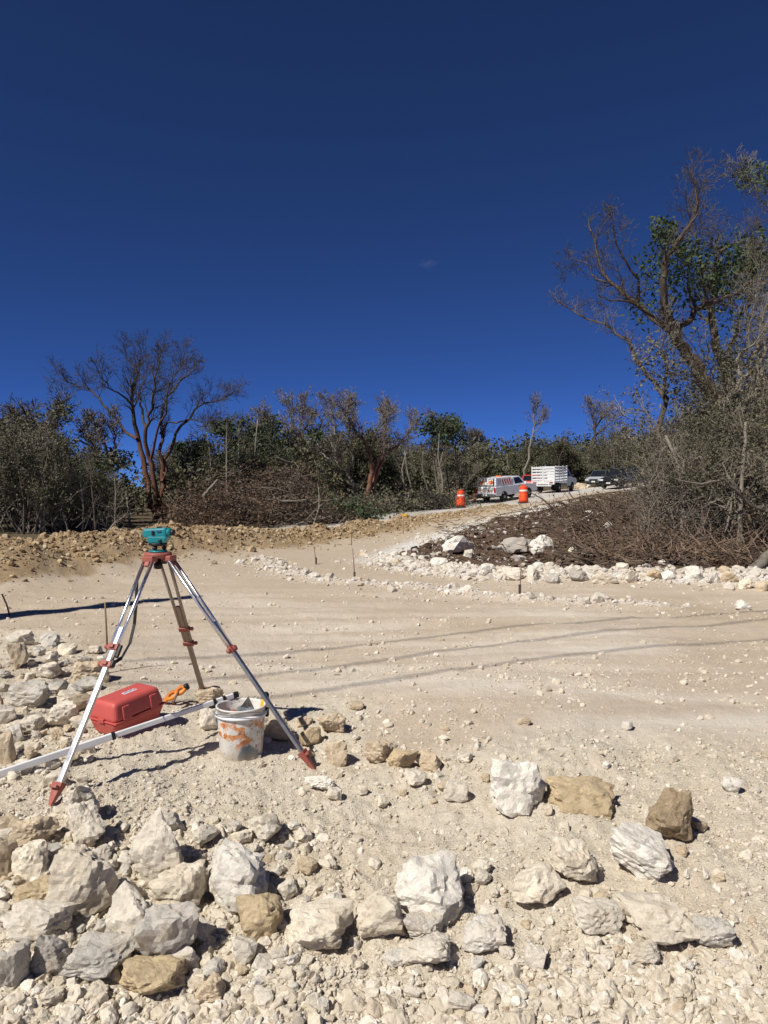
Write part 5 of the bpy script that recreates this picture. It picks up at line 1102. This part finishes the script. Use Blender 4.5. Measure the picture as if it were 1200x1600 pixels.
# --- bucket and what is in it
def bucket_mat():
    m, nt, b = new_mat('stained_bucket'); oc = objco(nt); n1 = noise(nt, 10, 7, .68, oc, 1.4); n2 = noise(nt, 15, 5, .7, oc); n3 = noise(nt, 5.5, 3, .5, oc); n4 = noise(nt, 34, 4, .7, oc)
    sx = N(nt, 'ShaderNodeSeparateXYZ'); nt.links.new(oc, sx.inputs[0])
    hz = ramp(nt, sx.outputs[2], [(.06, 0.0), (.11, 1.0)]); top = ramp(nt, sx.outputs[2], [(.225, 1.0), (.255, 0.0)])
    c = mixc(nt, ramp(nt, n2, [(.35, 0.0), (.65, 1.0)]), (.60,.57,.51), (.74,.72,.68))
    msk = mixc(nt, 1.0, mixc(nt, 1.0, ramp(nt, n1, [(.495, 0.0), (.525, .8), (.58, 1.0)]), hz, 'MULTIPLY'), top, 'MULTIPLY'); c = mixc(nt, msk, c, mixc(nt, ramp(nt, n4, [(.4, 0.0), (.6, 1.0)]), (.66,.25,.05), (.42,.14,.04)))
    blu = mixc(nt, 1.0, ramp(nt, n3, [(.565, 0.0), (.61, .85)]), top, 'MULTIPLY'); c = mixc(nt, blu, c, (.045,.10,.16))
    c = mixc(nt, ramp(nt, n4, [(.60, 0.0), (.66, .75)]), c, (.07,.10,.15)); lo = ramp(nt, sx.outputs[2], [(.0, .7), (.07, 0.0)]); c = mixc(nt, lo, c, (.52,.44,.32))
    nt.links.new(c, b.inputs['Base Color']); b.inputs['Roughness'].default_value = .5; return m
BX, BY = -.87, 4.50; bz = H(BX, BY); bk = thing('bucket', 'white plastic bucket stained with orange and blue paint', 'bucket', (BX, BY, bz-.012))
MB().lathe([(.0,.0),(.122,.0),(.127,.006),(.143,.245),(.1432,.30),(.151,.301),(.152,.309),(.142,.311),(.139,.30),(.124,.012),(.0,.010)], 40, cap=False).build('body', bucket_mat(), bk)
MB().lathe([(.1438,.252),(.156,.254),(.157,.262),(.150,.268),(.1445,.272),(.1440,.252)], 40, cap=False).build('rim_band', M['white'], bk)
hp = [(.158*math.cos(a), .158*math.sin(a)-.02*math.sin((a+1.9)*1.0)*0, .262-.012*abs(math.sin((a-.2)))) for a in np.linspace(-2.95, .25, 26)]
hd = MB().tube([(x*1.01, y*1.01-.006, z+.035-.02*math.cos(i/25*6.28)) for i, (x, y, z) in enumerate(hp)], .0028, 6).build('handle', M['steel'], bk)
MB().box((.152,.045,.25), (.02,.035,.05), None, .005).build('handle_lug', M['black'], bk)
hm = thing('hand_tool', 'yellow and black tool grip standing in the bucket', 'tool', (BX+.085, BY+.035, bz+.03), (math.radians(-6), math.radians(12), .3))
MB().tube([(0,0,.0),(0,0,.24)], .006, 8).build('shaft', M['steel'], hm); MB().lathe([(.011,.21),(.019,.22),(.022,.26),(.020,.31),(.012,.322)], 14).build('grip', M['yellow'], hm)
MB().lathe([(.0205,.285),(.0225,.29),(.0215,.318),(.010,.330),(.0,.331)], 14, cap=False).build('grip_end', M['black'], hm)
tw = thing('trowel', 'grey steel trowel blade pointing up out of the bucket', 'trowel', (BX+.005, BY+.01, bz+.02), (math.radians(10), math.radians(4), .35))
MB().prism([(-.055,.19),(.06,.20),(.045,.27),(.005,.345),(-.035,.28)], -.002, .002).build('blade', M['steel'], tw); MB().tube([(0,.004,.0),(0,.004,.21)], .012, 8).build('handle', M['wood'], tw); MB().box((0,-.003,.26), (.008,.006,.11), None, .002).build('rib', M['steel'], tw)
rg_ = thing('rag', 'grey cloth bundled in the bucket beside the trowel', 'rag', (BX+.03, BY-.02, bz+.27), (0,0,.5)); V_, F_ = rock_geo(901, 3, 6, 10, .3, .14); ob = bpy.data.objects.new('cloth', np_mesh('cloth', V_*np.array([.06,.042,.032]), F_, M['rag'], True)); link(ob, rg_)
V_, F_ = rock_geo(902, 3, 6, 10, .2, .1); ob = bpy.data.objects.new('paint_tin', np_mesh('paint_tin', V_*np.array([.05,.05,.04]), F_, M['clampred'], True)); link(ob, bk); ob.location = (-.04,.03,.23)  # red lump added for the red reflection inside the bucket
# --- levelling staff
pe = V3((BX-.075, BY+.125, bz+.316)); p0 = V3(hit(-55, 1236)); p0.z = H(p0.x, p0.y)+.03; AX = (pe-p0).normalized(); sf = thing('levelling_staff', 'long white telescopic staff resting across the bucket rim', 'staff', p0)
RS_ = frame(AX); Ls = (pe-p0).length+.035
for k, (a, b, w, mt) in enumerate([(0,.50,.038,'white'),(.50,.985,.031,'white')]): MB().box(AX*Ls*(a+b)/2, (Ls*(b-a),w*.62,w), RS_, .004).build('section', M[mt], sf)
for t, w in ((.50,.042),(.90,.034),(.94,.034)): MB().box(AX*Ls*t, (.020,w*.75,w), RS_, .003).build('collar', M['black'], sf)
MB().box(AX*Ls*.99, (.035,.026,.036), RS_, .005).build('end_cap', M['black'], sf)
# ================================================================== STAKES
def stake(label, x, y0, y1, D=None, r=.010, lean=0, mat='wood', flag=None, foot=False):
    g = V3(hit(x, y1)) if D is None else V3(at(x, y1, D)); g.z = H(g.x, g.y); t = V3(at(x+lean, y0, g.y)); L = t-g
    s = thing('stake', label, 'stake', g); MB().tube([(0,0,-.05), tuple(L*.5+V3((.004,0,0))), tuple(L)], [r, r*.95, r*.85], 7).build('rod', M[mat], s)
    if flag: MB().box(L+V3((.05,0,-.03)), (.16,.006,.07), None, .001).build('flag', M[flag], s)
    if foot: MB().box((0,-.01,.05), (.035,.03,.16), None, .004).build('peg', M['bark_dark'], s)
stake('brown wooden stake standing on the road left of the tripod', 168, 941, 1052, None, .008, -4)
stake('short thin stick leaning at the left edge of the road', 17, 928, 962, None, .010, -14)
stake('dark thin stick standing in the stones at the left edge', 6, 1085, 1106, None, .009, -8)
stake('thin stake with a dark foot inside the road bend', 554, 857, 905, None, .008, -3, foot=True)
stake('thin stake with a dark foot left of the one inside the bend', 494, 852, 881, None, .008, -4, foot=True)
stake('thin stake in front of the stone rim', 812, 880, 927, None, .008, 2, foot=True)
stake('stake with a yellow flag beside the soil strip', 630, 803, 834, None, .016, -1, 'palewood', 'yellow')
stake('thin stake at the left end of the white crushed stone', 549, 818, 852, None, .010, 1)
# ================================================================== BARRELS
def barrel(label, px, py, D):
    g = at(px, py, D); b = thing('traffic_barrel', label, 'barrel', (g[0], g[1], H(g[0], g[1])), group='orange traffic barrels beside the road')
    MB().lathe([(.34,0),(.34,.05),(.30,.06)], 24).build('base', M['rubber'], b)
    MB().lathe([(.295,.045),(.29,.30),(.282,.315),(.28,.33),(.272,.56),(.265,.575),(.262,.59),(.255,.70),(.252,.72)], 24).build('body', M['drum'], b)
    MB().lathe([(.254,.70),(.250,.82)], 24).build('reflective_band', M['reflect'], b)
    MB().lathe([(.249,.82),(.240,1.0),(.225,1.04),(.12,1.06),(.0,1.06)], 24, cap=False).build('cap', M['drum'], b)
    MB().box((0,0,1.09), (.26,.05,.08), None, .015).build('handle', M['drum'], b); MB().lathe([(.04,1.06),(.045,1.14),(.03,1.17),(.0,1.172)], 10, (-.1,0,0), cap=False).build('warning_lamp', M['signred'], b)
barrel('orange barrel with one white band, left of the white pickup', 720, 794, 47.5)
barrel('orange barrel with one white band in front of the white pickup', 818, 786, 45.5)
# ================================================================== VEHICLES
def vthing(name, label, pxa, pya, Da, pxb, pyb, Db, cat):
    """a vehicle stands on the ground from its rear (a) to its front (b)"""
    A = V3(at(pxa, pya, Da)); B = V3(at(pxb, pyb, Db)); h = (B-A); h.z = 0; h.normalize(); c = (A+B)/2
    za = H(c.x-h.x*1.5, c.y-h.y*1.5); zb = H(c.x+h.x*1.5, c.y+h.y*1.5); t = thing(name, label, cat, (c.x, c.y, (za+zb)/2+.01))
    t.rotation_euler = (0, -math.atan2(zb-za, 3.0), math.atan2(h.y, h.x)); return t
def wheels(t, xs, r, w, hw):
    for x in xs:
        for s in (-1, 1):
            R = Matrix.Rotation(math.radians(90), 3, 'X'); c = (x, s*(hw-w/2), r)
            ty = MB().lathe([(r*.62,-w/2),(r*.92,-w/2),(r,-w*.36),(r,w*.36),(r*.92,w/2),(r*.62,w/2)], 24, c, R).build('wheel', M['rubber'], t)
            MB().lathe([(.0,-w/2-.004),(r*.2,-w/2-.006),(r*.55,-w/2+.03),(r*.62,-w/2-.004),(r*.62,w/2+.004),(r*.55,w/2-.03),(r*.2,w/2+.006),(.0,w/2+.004)], 20, c, R, cap=False).build('rim', M['rim'], ty)
def arch(cx, r, z0, n=8): return [(cx-r*math.cos(math.pi*i/n), max(z0, .36+r*math.sin(math.pi*i/n)-.0)) for i in range(n+1)]
def lower(out_rear, xs, ra, z0, out_front):
    o = list(out_rear)
    for x in xs: o += [(x-ra, z0)]+[(x-ra*math.cos(math.pi*i/8), max(z0, .34+ra*math.sin(math.pi*i/8))) for i in range(9)]+[(x+ra, z0)]
    return o+list(out_front)
def loft(x0, x1, y, z0, X0, X1, Y, z1): return [(x0,-y,z0),(x1,-y,z0),(x1,y,z0),(x0,y,z0),(X0,-Y,z1),(X1,-Y,z1),(X1,Y,z1),(X0,Y,z1)]
def faces(q): return {'right': (q[0],q[1],q[5],q[4]), 'left': (q[2],q[3],q[7],q[6]), 'front': (q[1],q[2],q[6],q[5]), 'rear': (q[3],q[0],q[4],q[7])}
def dedupe(o):
    r = [o[0]]
    for p in o[1:]:
        if abs(p[0]-r[-1][0])+abs(p[1]-r[-1][1]) > 1e-4: r.append(p)
    return r
# white pickup with a canopy
pk = vthing('pickup_truck', 'white pickup truck with canopy and orange warning signs, parked behind the barrel', 764, 787, 53.0, 820, 779, 56.2, 'pickup truck')
out = dedupe(lower([(-2.55,.62),(-2.5,.48)], (-1.52,1.55), .44, .46, [(2.45,.46),(2.56,.60),(2.56,.82),(2.46,.98),(1.25,1.09),(-2.52,1.12),(-2.57,1.05)]))
MB().prism(out, -.88, .88, bev=.03).build('body', M['carwhite'], pk)
q = loft(-.42, 1.28, .85, 1.08, -.30, .62, .70, 1.70); cab = MB().hexa(q, .03).build('cab', M['carwhite'], pk); fq = faces(q)
for side in ('right', 'left'): MB().panel(fq[side], .16, .86, .16, .86).build('side_window', M['glass'], cab)
MB().panel(fq['front'], .06, .94, .10, .90).build('windscreen', M['glass'], cab)
q = loft(-2.54, -.44, .85, 1.11, -2.34, -.44, .76, 1.74); can = MB().hexa(q, .03).build('canopy', M['carwhite'], pk); fq = faces(q)
MB().panel(fq['rear'], .08, .92, .10, .88).build('rear_window', M['glass'], can); sg = MB().panel(fq['rear'], .14, .86, .22, .84, .010).build('warning_sign', M['signwhite'], can)
for uu in (.18, .66): MB().panel(fq['rear'], uu+.02, uu+.16, .30, .76, .016).panel(fq['rear'], uu-.02, uu+.20, .40, .66, .017).build('orange_mark', M['signorange'], sg)
for side in ('right', 'left'):
    MB().panel(fq[side], .06, .95, .16, .86).build('canopy_window', M['carsilver'], can); sg = MB().panel(fq[side], .34, .93, .18, .84, .010).build('warning_panel', M['signwhite'], can)
    for i in range(4):
        uu = .36+i*.145; MB().panel(fq[side], uu, uu+.075, .50, .82, .016).panel(fq[side], uu+.045, uu+.12, .20, .50, .016).build('chevron', M['signred'], sg)
MB().box((-2.60,0,.55), (.14,1.72,.16), None, .03).build('rear_bumper', M['rim'], pk); MB().box((2.58,0,.58), (.14,1.74,.26), None, .04).build('front_bumper', M['carwhite'], pk)
tg = MB().box((-2.568,0,.86), (.03,1.42,.42), None, .008).build('tailgate', M['carwhite'], pk); MB().box((-2.588,0,.90), (.006,1.1,.03)).box((-2.588,0,.80), (.006,.95,.03)).build('lettering', M['signred'], tg)
MB().box((-2.588,0,1.0), (.01,.3,.05)).build('tailgate_handle', M['black'], tg); MB().box((-2.68,0,.57), (.012,.34,.11)).build('licence_plate', M['signwhite'], pk)
for s in (-1, 1):
    MB().box((-2.555,s*.79,.90), (.07,.15,.36), None, .012).build('tail_lamp', M['tail'], pk); MB().box((2.44,s*.66,.86), (.16,.34,.16), None, .02).build('headlight', M['lamp'], pk)
    MB().box((.98,s*.98,1.18), (.10,.20,.15), None, .02).build('wing_mirror', M['carwhite'], pk); MB().box((.35,s*.885,1.0), (.16,.02,.03), None, .005).build('door_handle', M['black'], pk)
MB().box((-.9,0,1.78), (.16,.4,.09), None, .02).build('beacon', M['signorange'], pk); wheels(pk, (-1.52,1.55), .37, .24, .87)
# white stake bed truck
st_ = vthing('stake_truck', 'silver truck with a white slatted stake bed', 850, 774, 62.0, 884, 766, 66.3, 'truck')
out = dedupe(lower([(.42,.55),(.45,.48)], (1.72,), .46, .48, [(2.72,.48),(2.82,.62),(2.82,.90),(2.72,1.08),(1.72,1.20),(.42,1.22)])); MB().prism(out, -.92, .92, bev=.03).build('body', M['carsilver'], st_)
q = loft(.42, 1.78, .89, 1.20, .48, 1.25, .74, 1.86); cab = MB().hexa(q, .03).build('cab', M['carsilver'], st_); fq = faces(q)
for side in ('right', 'left'): MB().panel(fq[side], .10, .88, .14, .86).build('side_window', M['glass'], cab)
MB().panel(fq['front'], .06, .94, .10, .90).build('windscreen', M['glass'], cab); MB().panel(fq['rear'], .1, .9, .3, .9).build('rear_window', M['glass'], cab)
MB().box((-.6,0,.62), (4.2,.7,.16), None, .02).build('chassis', M['black'], st_); MB().box((-1.25,0,.92), (3.0,2.06,.14), None, .01).build('deck', M['white'], st_)
def slats(nm, par, c0, c1, z0, z1, n, posts):
    a = V3(c0); b = V3(c1); dr = (b-a); L = dr.length; R = frame(dr); g = MB()
    for i in range(posts): p = a.lerp(b, (i+.03)/(posts-1+.06)); g.box((p.x, p.y, (z0+z1)/2), (.07,.045,z1-z0), R, .004)
    go = g.build(nm, M['white'], par); hh = (z1-z0)/n
    for i in range(n): MB().box(((a.x+b.x)/2, (a.y+b.y)/2, z0+hh*(i+.5)), (L,.03,hh*.60), R, .004).build('slat', M['white'], go)
for s in (-1, 1): slats('rear_gate', st_, (-2.74,s*.02,0), (-2.74,s*1.01,0), 1.0, 2.22, 5, 2)
for s in (-1, 1): slats('side_rack', st_, (-2.68,s*1.0,0), (.22,s*1.0,0), 1.0, 2.22, 5, 4)
slats('front_rack', st_, (.24,-.98,0), (.24,.98,0), 1.0, 2.22, 5, 3)
rb = MB().box((-2.79,0,.86), (.10,2.0,.26), None, .01).box((-2.83,0,.62), (.08,1.5,.09), None, .01).box((-2.82,-.5,.74), (.05,.07,.2)).box((-2.82,.5,.74), (.05,.07,.2)).build('rear_bumper', M['white'], st_)
for s in (-1, 1):
    MB().box((-2.845,s*.72,.87), (.03,.3,.10), None, .008).build('tail_lamp', M['tail'], st_); MB().box((2.74,s*.7,.95), (.14,.34,.18), None, .02).build('headlight', M['lamp'], st_); MB().box((1.42,s*1.05,1.34), (.10,.2,.2), None, .02).build('wing_mirror', M['black'], st_)
MB().box((-2.848,0,.88), (.012,.36,.15)).build('licence_plate', M['signwhite'], st_); MB().box((2.82,0,.66), (.14,1.8,.24), None, .04).build('front_bumper', M['carsilver'], st_); wheels(st_, (-1.45,1.72), .40, .28, .93)
# red car glimpsed between them
def car(name, label, pose, paint, L, W, Hh, belt, cabx, topx, cat='car', suv=False):
    t = vthing(name, label, *pose, cat); l = L/2; xs = (-l*.60, l*.62); r = .36 if suv else .31
    out = dedupe(lower([(-l,.52),(-l+.06,.40)], xs, r+.07, .36, [(l-.08,.36),(l,.50),(l,belt-.28),(l-.10,belt-.14),(cabx[1]+.1,belt),(-l+.08,belt+.02),(-l-.01,belt-.15)])); MB().prism(out, -W/2, W/2, bev=.05).build('body', paint, t)
    q = loft(cabx[0], cabx[1], W/2-.04, belt-.02, topx[0], topx[1], W/2-.20, Hh); cab = MB().hexa(q, .05).build('cabin', paint, t); fq = faces(q)
    for side in ('right', 'left'): MB().panel(fq[side], .10, .50, .16, .84).build('side_window', M['glass'], cab); MB().panel(fq[side], .54, .90, .16, .84).build('side_window', M['glass'], cab)
    MB().panel(fq['front'], .06, .94, .08, .90).build('windscreen', M['glass'], cab); MB().panel(fq['rear'], .08, .92, .12, .88).build('rear_window', M['glass'], cab)
    for s in (-1, 1):
        MB().box((l-.06,s*(W/2-.24),belt-.26), (.14,.36,.16), None, .03).build('headlight', M['lamp'], t); MB().box((-l+.03,s*(W/2-.16),belt-.16), (.10,.22,.24), None, .02).build('tail_lamp', M['tail'], t); MB().box((cabx[1]-.45,s*(W/2+.09),belt+.10), (.10,.18,.13), None, .02).build('wing_mirror', paint, t)
    MB().box((l-.01,0,belt-.28), (.05,W*.42,.12), None, .01).build('grille', M['black'], t); MB().box((l+.02,0,.48), (.10,W*.92,.16), None, .03).build('front_bumper', M['black'] if suv else paint, t); MB().box((-l-.01,0,.50), (.10,W*.92,.18), None, .03).build('rear_bumper', paint, t)
    MB().box((l+.075,0,.56), (.012,.36,.12)).build('licence_plate', M['signwhite'], t); wheels(t, xs, r, .22, W/2-.01)
    if suv:
        for s in (-1, 1): MB().tube([(topx[0]+.15,s*(W/2-.26),Hh+.03),((topx[0]+topx[1])/2,s*(W/2-.26),Hh+.06),(topx[1]-.1,s*(W/2-.26),Hh+.03)], .02, 6).build('roof_rail', M['rim'], t)
    return t
car('parked_car', 'red car mostly hidden between the white pickup and the stake truck', (826,772,66.5,836,767,70.5), M['carred'], 4.2, 1.7, 1.5, .92, (-1.5,1.1), (-1.0,.3))
car('black_suv', 'black off road vehicle facing the camera beside the road', (985,760,69.5,950,767,65.8), M['carblack'], 4.6, 1.85, 1.85, 1.08, (-2.2,.95), (-2.0,.35), 'suv', True)
car('parked_car', 'dark car with pale sun glint painted on its hood, parked behind the black off road vehicle', (948,758,78.0,928,763,74.5), M['cardark'], 4.5, 1.78, 1.62, .98, (-1.6,1.0), (-1.1,.2))
MB().hexa([(1.12,-.80,.975),(2.12,-.80,.85),(2.12,.80,.85),(1.12,.80,.975),(1.12,-.78,.995),(2.10,-.78,.872),(2.10,.78,.872),(1.12,.78,.995)], .004).build('bonnet_glint', M['carsilver'], [o for o in COL.objects if o.get('label', '').startswith('dark car with pale')][0])  # silver panel that paints the sun's reflection onto the hood
cn = V3(at(742, 775, 56)); cn.z = H(cn.x, cn.y); tc = thing('traffic_cone', 'small orange cone left of the white pickup', 'cone', cn); MB().lathe([(.15,.0),(.15,.03),(.11,.04),(.03,.55),(.0,.56)], 16, cap=False).build('cone_body', M['drum'], tc); MB().box((0,0,.016), (.36,.36,.03), None, .008).build('base', M['drum'], tc)
# ================================================================== POWER LINE behind the camera: its shadows cross the road
def pole(label, x, y, h, r=.17, arm=True):
    z = H(x, y); t = thing('utility_pole', label, 'utility pole', (x, y, z)); MB().tube([(0,0,-.3),(0,0,h*.5),(0,0,h)], [r, r*.75, r*.28], 12).build('post', M['pole'], t)
    if not arm: return
    MB().box((0,0,h-.5), (1.9,.1,.12), None, .01).build('crossarm', M['wood'], t)
    for dx in (-.85, .0, .85): MB().lathe([(.03,0),(.05,.05),(.03,.1),(.05,.15),(.02,.18)], 10, (dx,0,h-.44)).build('insulator', M['white'], t)
COT = 1/math.tan(SUN_EL)
tip = at(305, 934, 10.2); hP = 7.5; pole('concrete utility pole casting the long shadow on the road at left', tip[0]-SH[0]*COT*hP, tip[1]-SH[1]*COT*hP, hP, .36, False)
hc = 9.0
LINES = [((400,1020),(1200,953)),((400,1055),(1200,966)),((450,1085),(1200,998))]
ends = []
for k, (a, b) in enumerate(LINES):
    A = hit(*a); B = hit(*b); off = V3((SH[0]*COT*hc, SH[1]*COT*hc, 0)); A = V3((A[0], A[1], 0))-off; B = V3((B[0], B[1], 0))-off; d = (B-A).normalized()
    pts = [A+d*s for s in np.linspace(-24, 30, 40)]; o = MB().tube([(p.x, p.y, hc+.0015*((i-19.5)**2)) for i, p in enumerate(pts)], .017, 6).build('power_cable', M['black'])
    tag(o, ['overhead cable casting the farthest thin shadow line on the road','overhead cable casting the middle thin shadow line on the road','overhead cable casting the nearest thin shadow line on the road'][k], 'cable', 'overhead cables'); ends.append((pts[0], pts[-1]))
for k in (0, 1): e = ends[1][k]; pole(['concrete utility pole carrying the cables, left behind the camera','concrete utility pole carrying the cables, far to the right'][k], e.x, e.y, 9.8)
# ================================================================== a faint wisp of cloud
def cloud():
    m = bpy.data.materials.new('cloud_vapour'); m.use_nodes = True; nt = m.node_tree; nt.nodes.clear(); out = nt.nodes.new('ShaderNodeOutputMaterial'); v = nt.nodes.new('ShaderNodeVolumePrincipled'); nt.links.new(v.outputs[0], out.inputs['Volume'])
    tc = nt.nodes.new('ShaderNodeTexCoord'); n = noise(nt, 2.2, 3, .6, tc.outputs['Object']); ln = N(nt, 'ShaderNodeVectorMath', operation='LENGTH'); nt.links.new(tc.outputs['Object'], ln.inputs[0])
    f = ramp(nt, ln.outputs['Value'], [(.15, 1.0), (.95, 0.0)]); g = ramp(nt, n, [(.42, 0.0), (.7, 1.0)]); mu = N(nt, 'ShaderNodeMath', operation='MULTIPLY'); nt.links.new(f, mu.inputs[0]); nt.links.new(g, mu.inputs[1])
    m2 = N(nt, 'ShaderNodeMath', operation='MULTIPLY'); nt.links.new(mu.outputs[0], m2.inputs[0]); m2.inputs[1].default_value = .010; nt.links.new(m2.outputs[0], v.inputs['Density']); v.inputs['Color'].default_value = (.9,.9,.92,1)
    V, F = ico(3); o = bpy.data.objects.new('cloud', np_mesh('cloud', V, F, m, True)); link(o); o.location = at(668, 412, 1500); o.scale = (26, 16, 11); tag(o, 'tiny faint wisp of cloud in the empty blue sky', 'cloud', kind='stuff')
cloud()
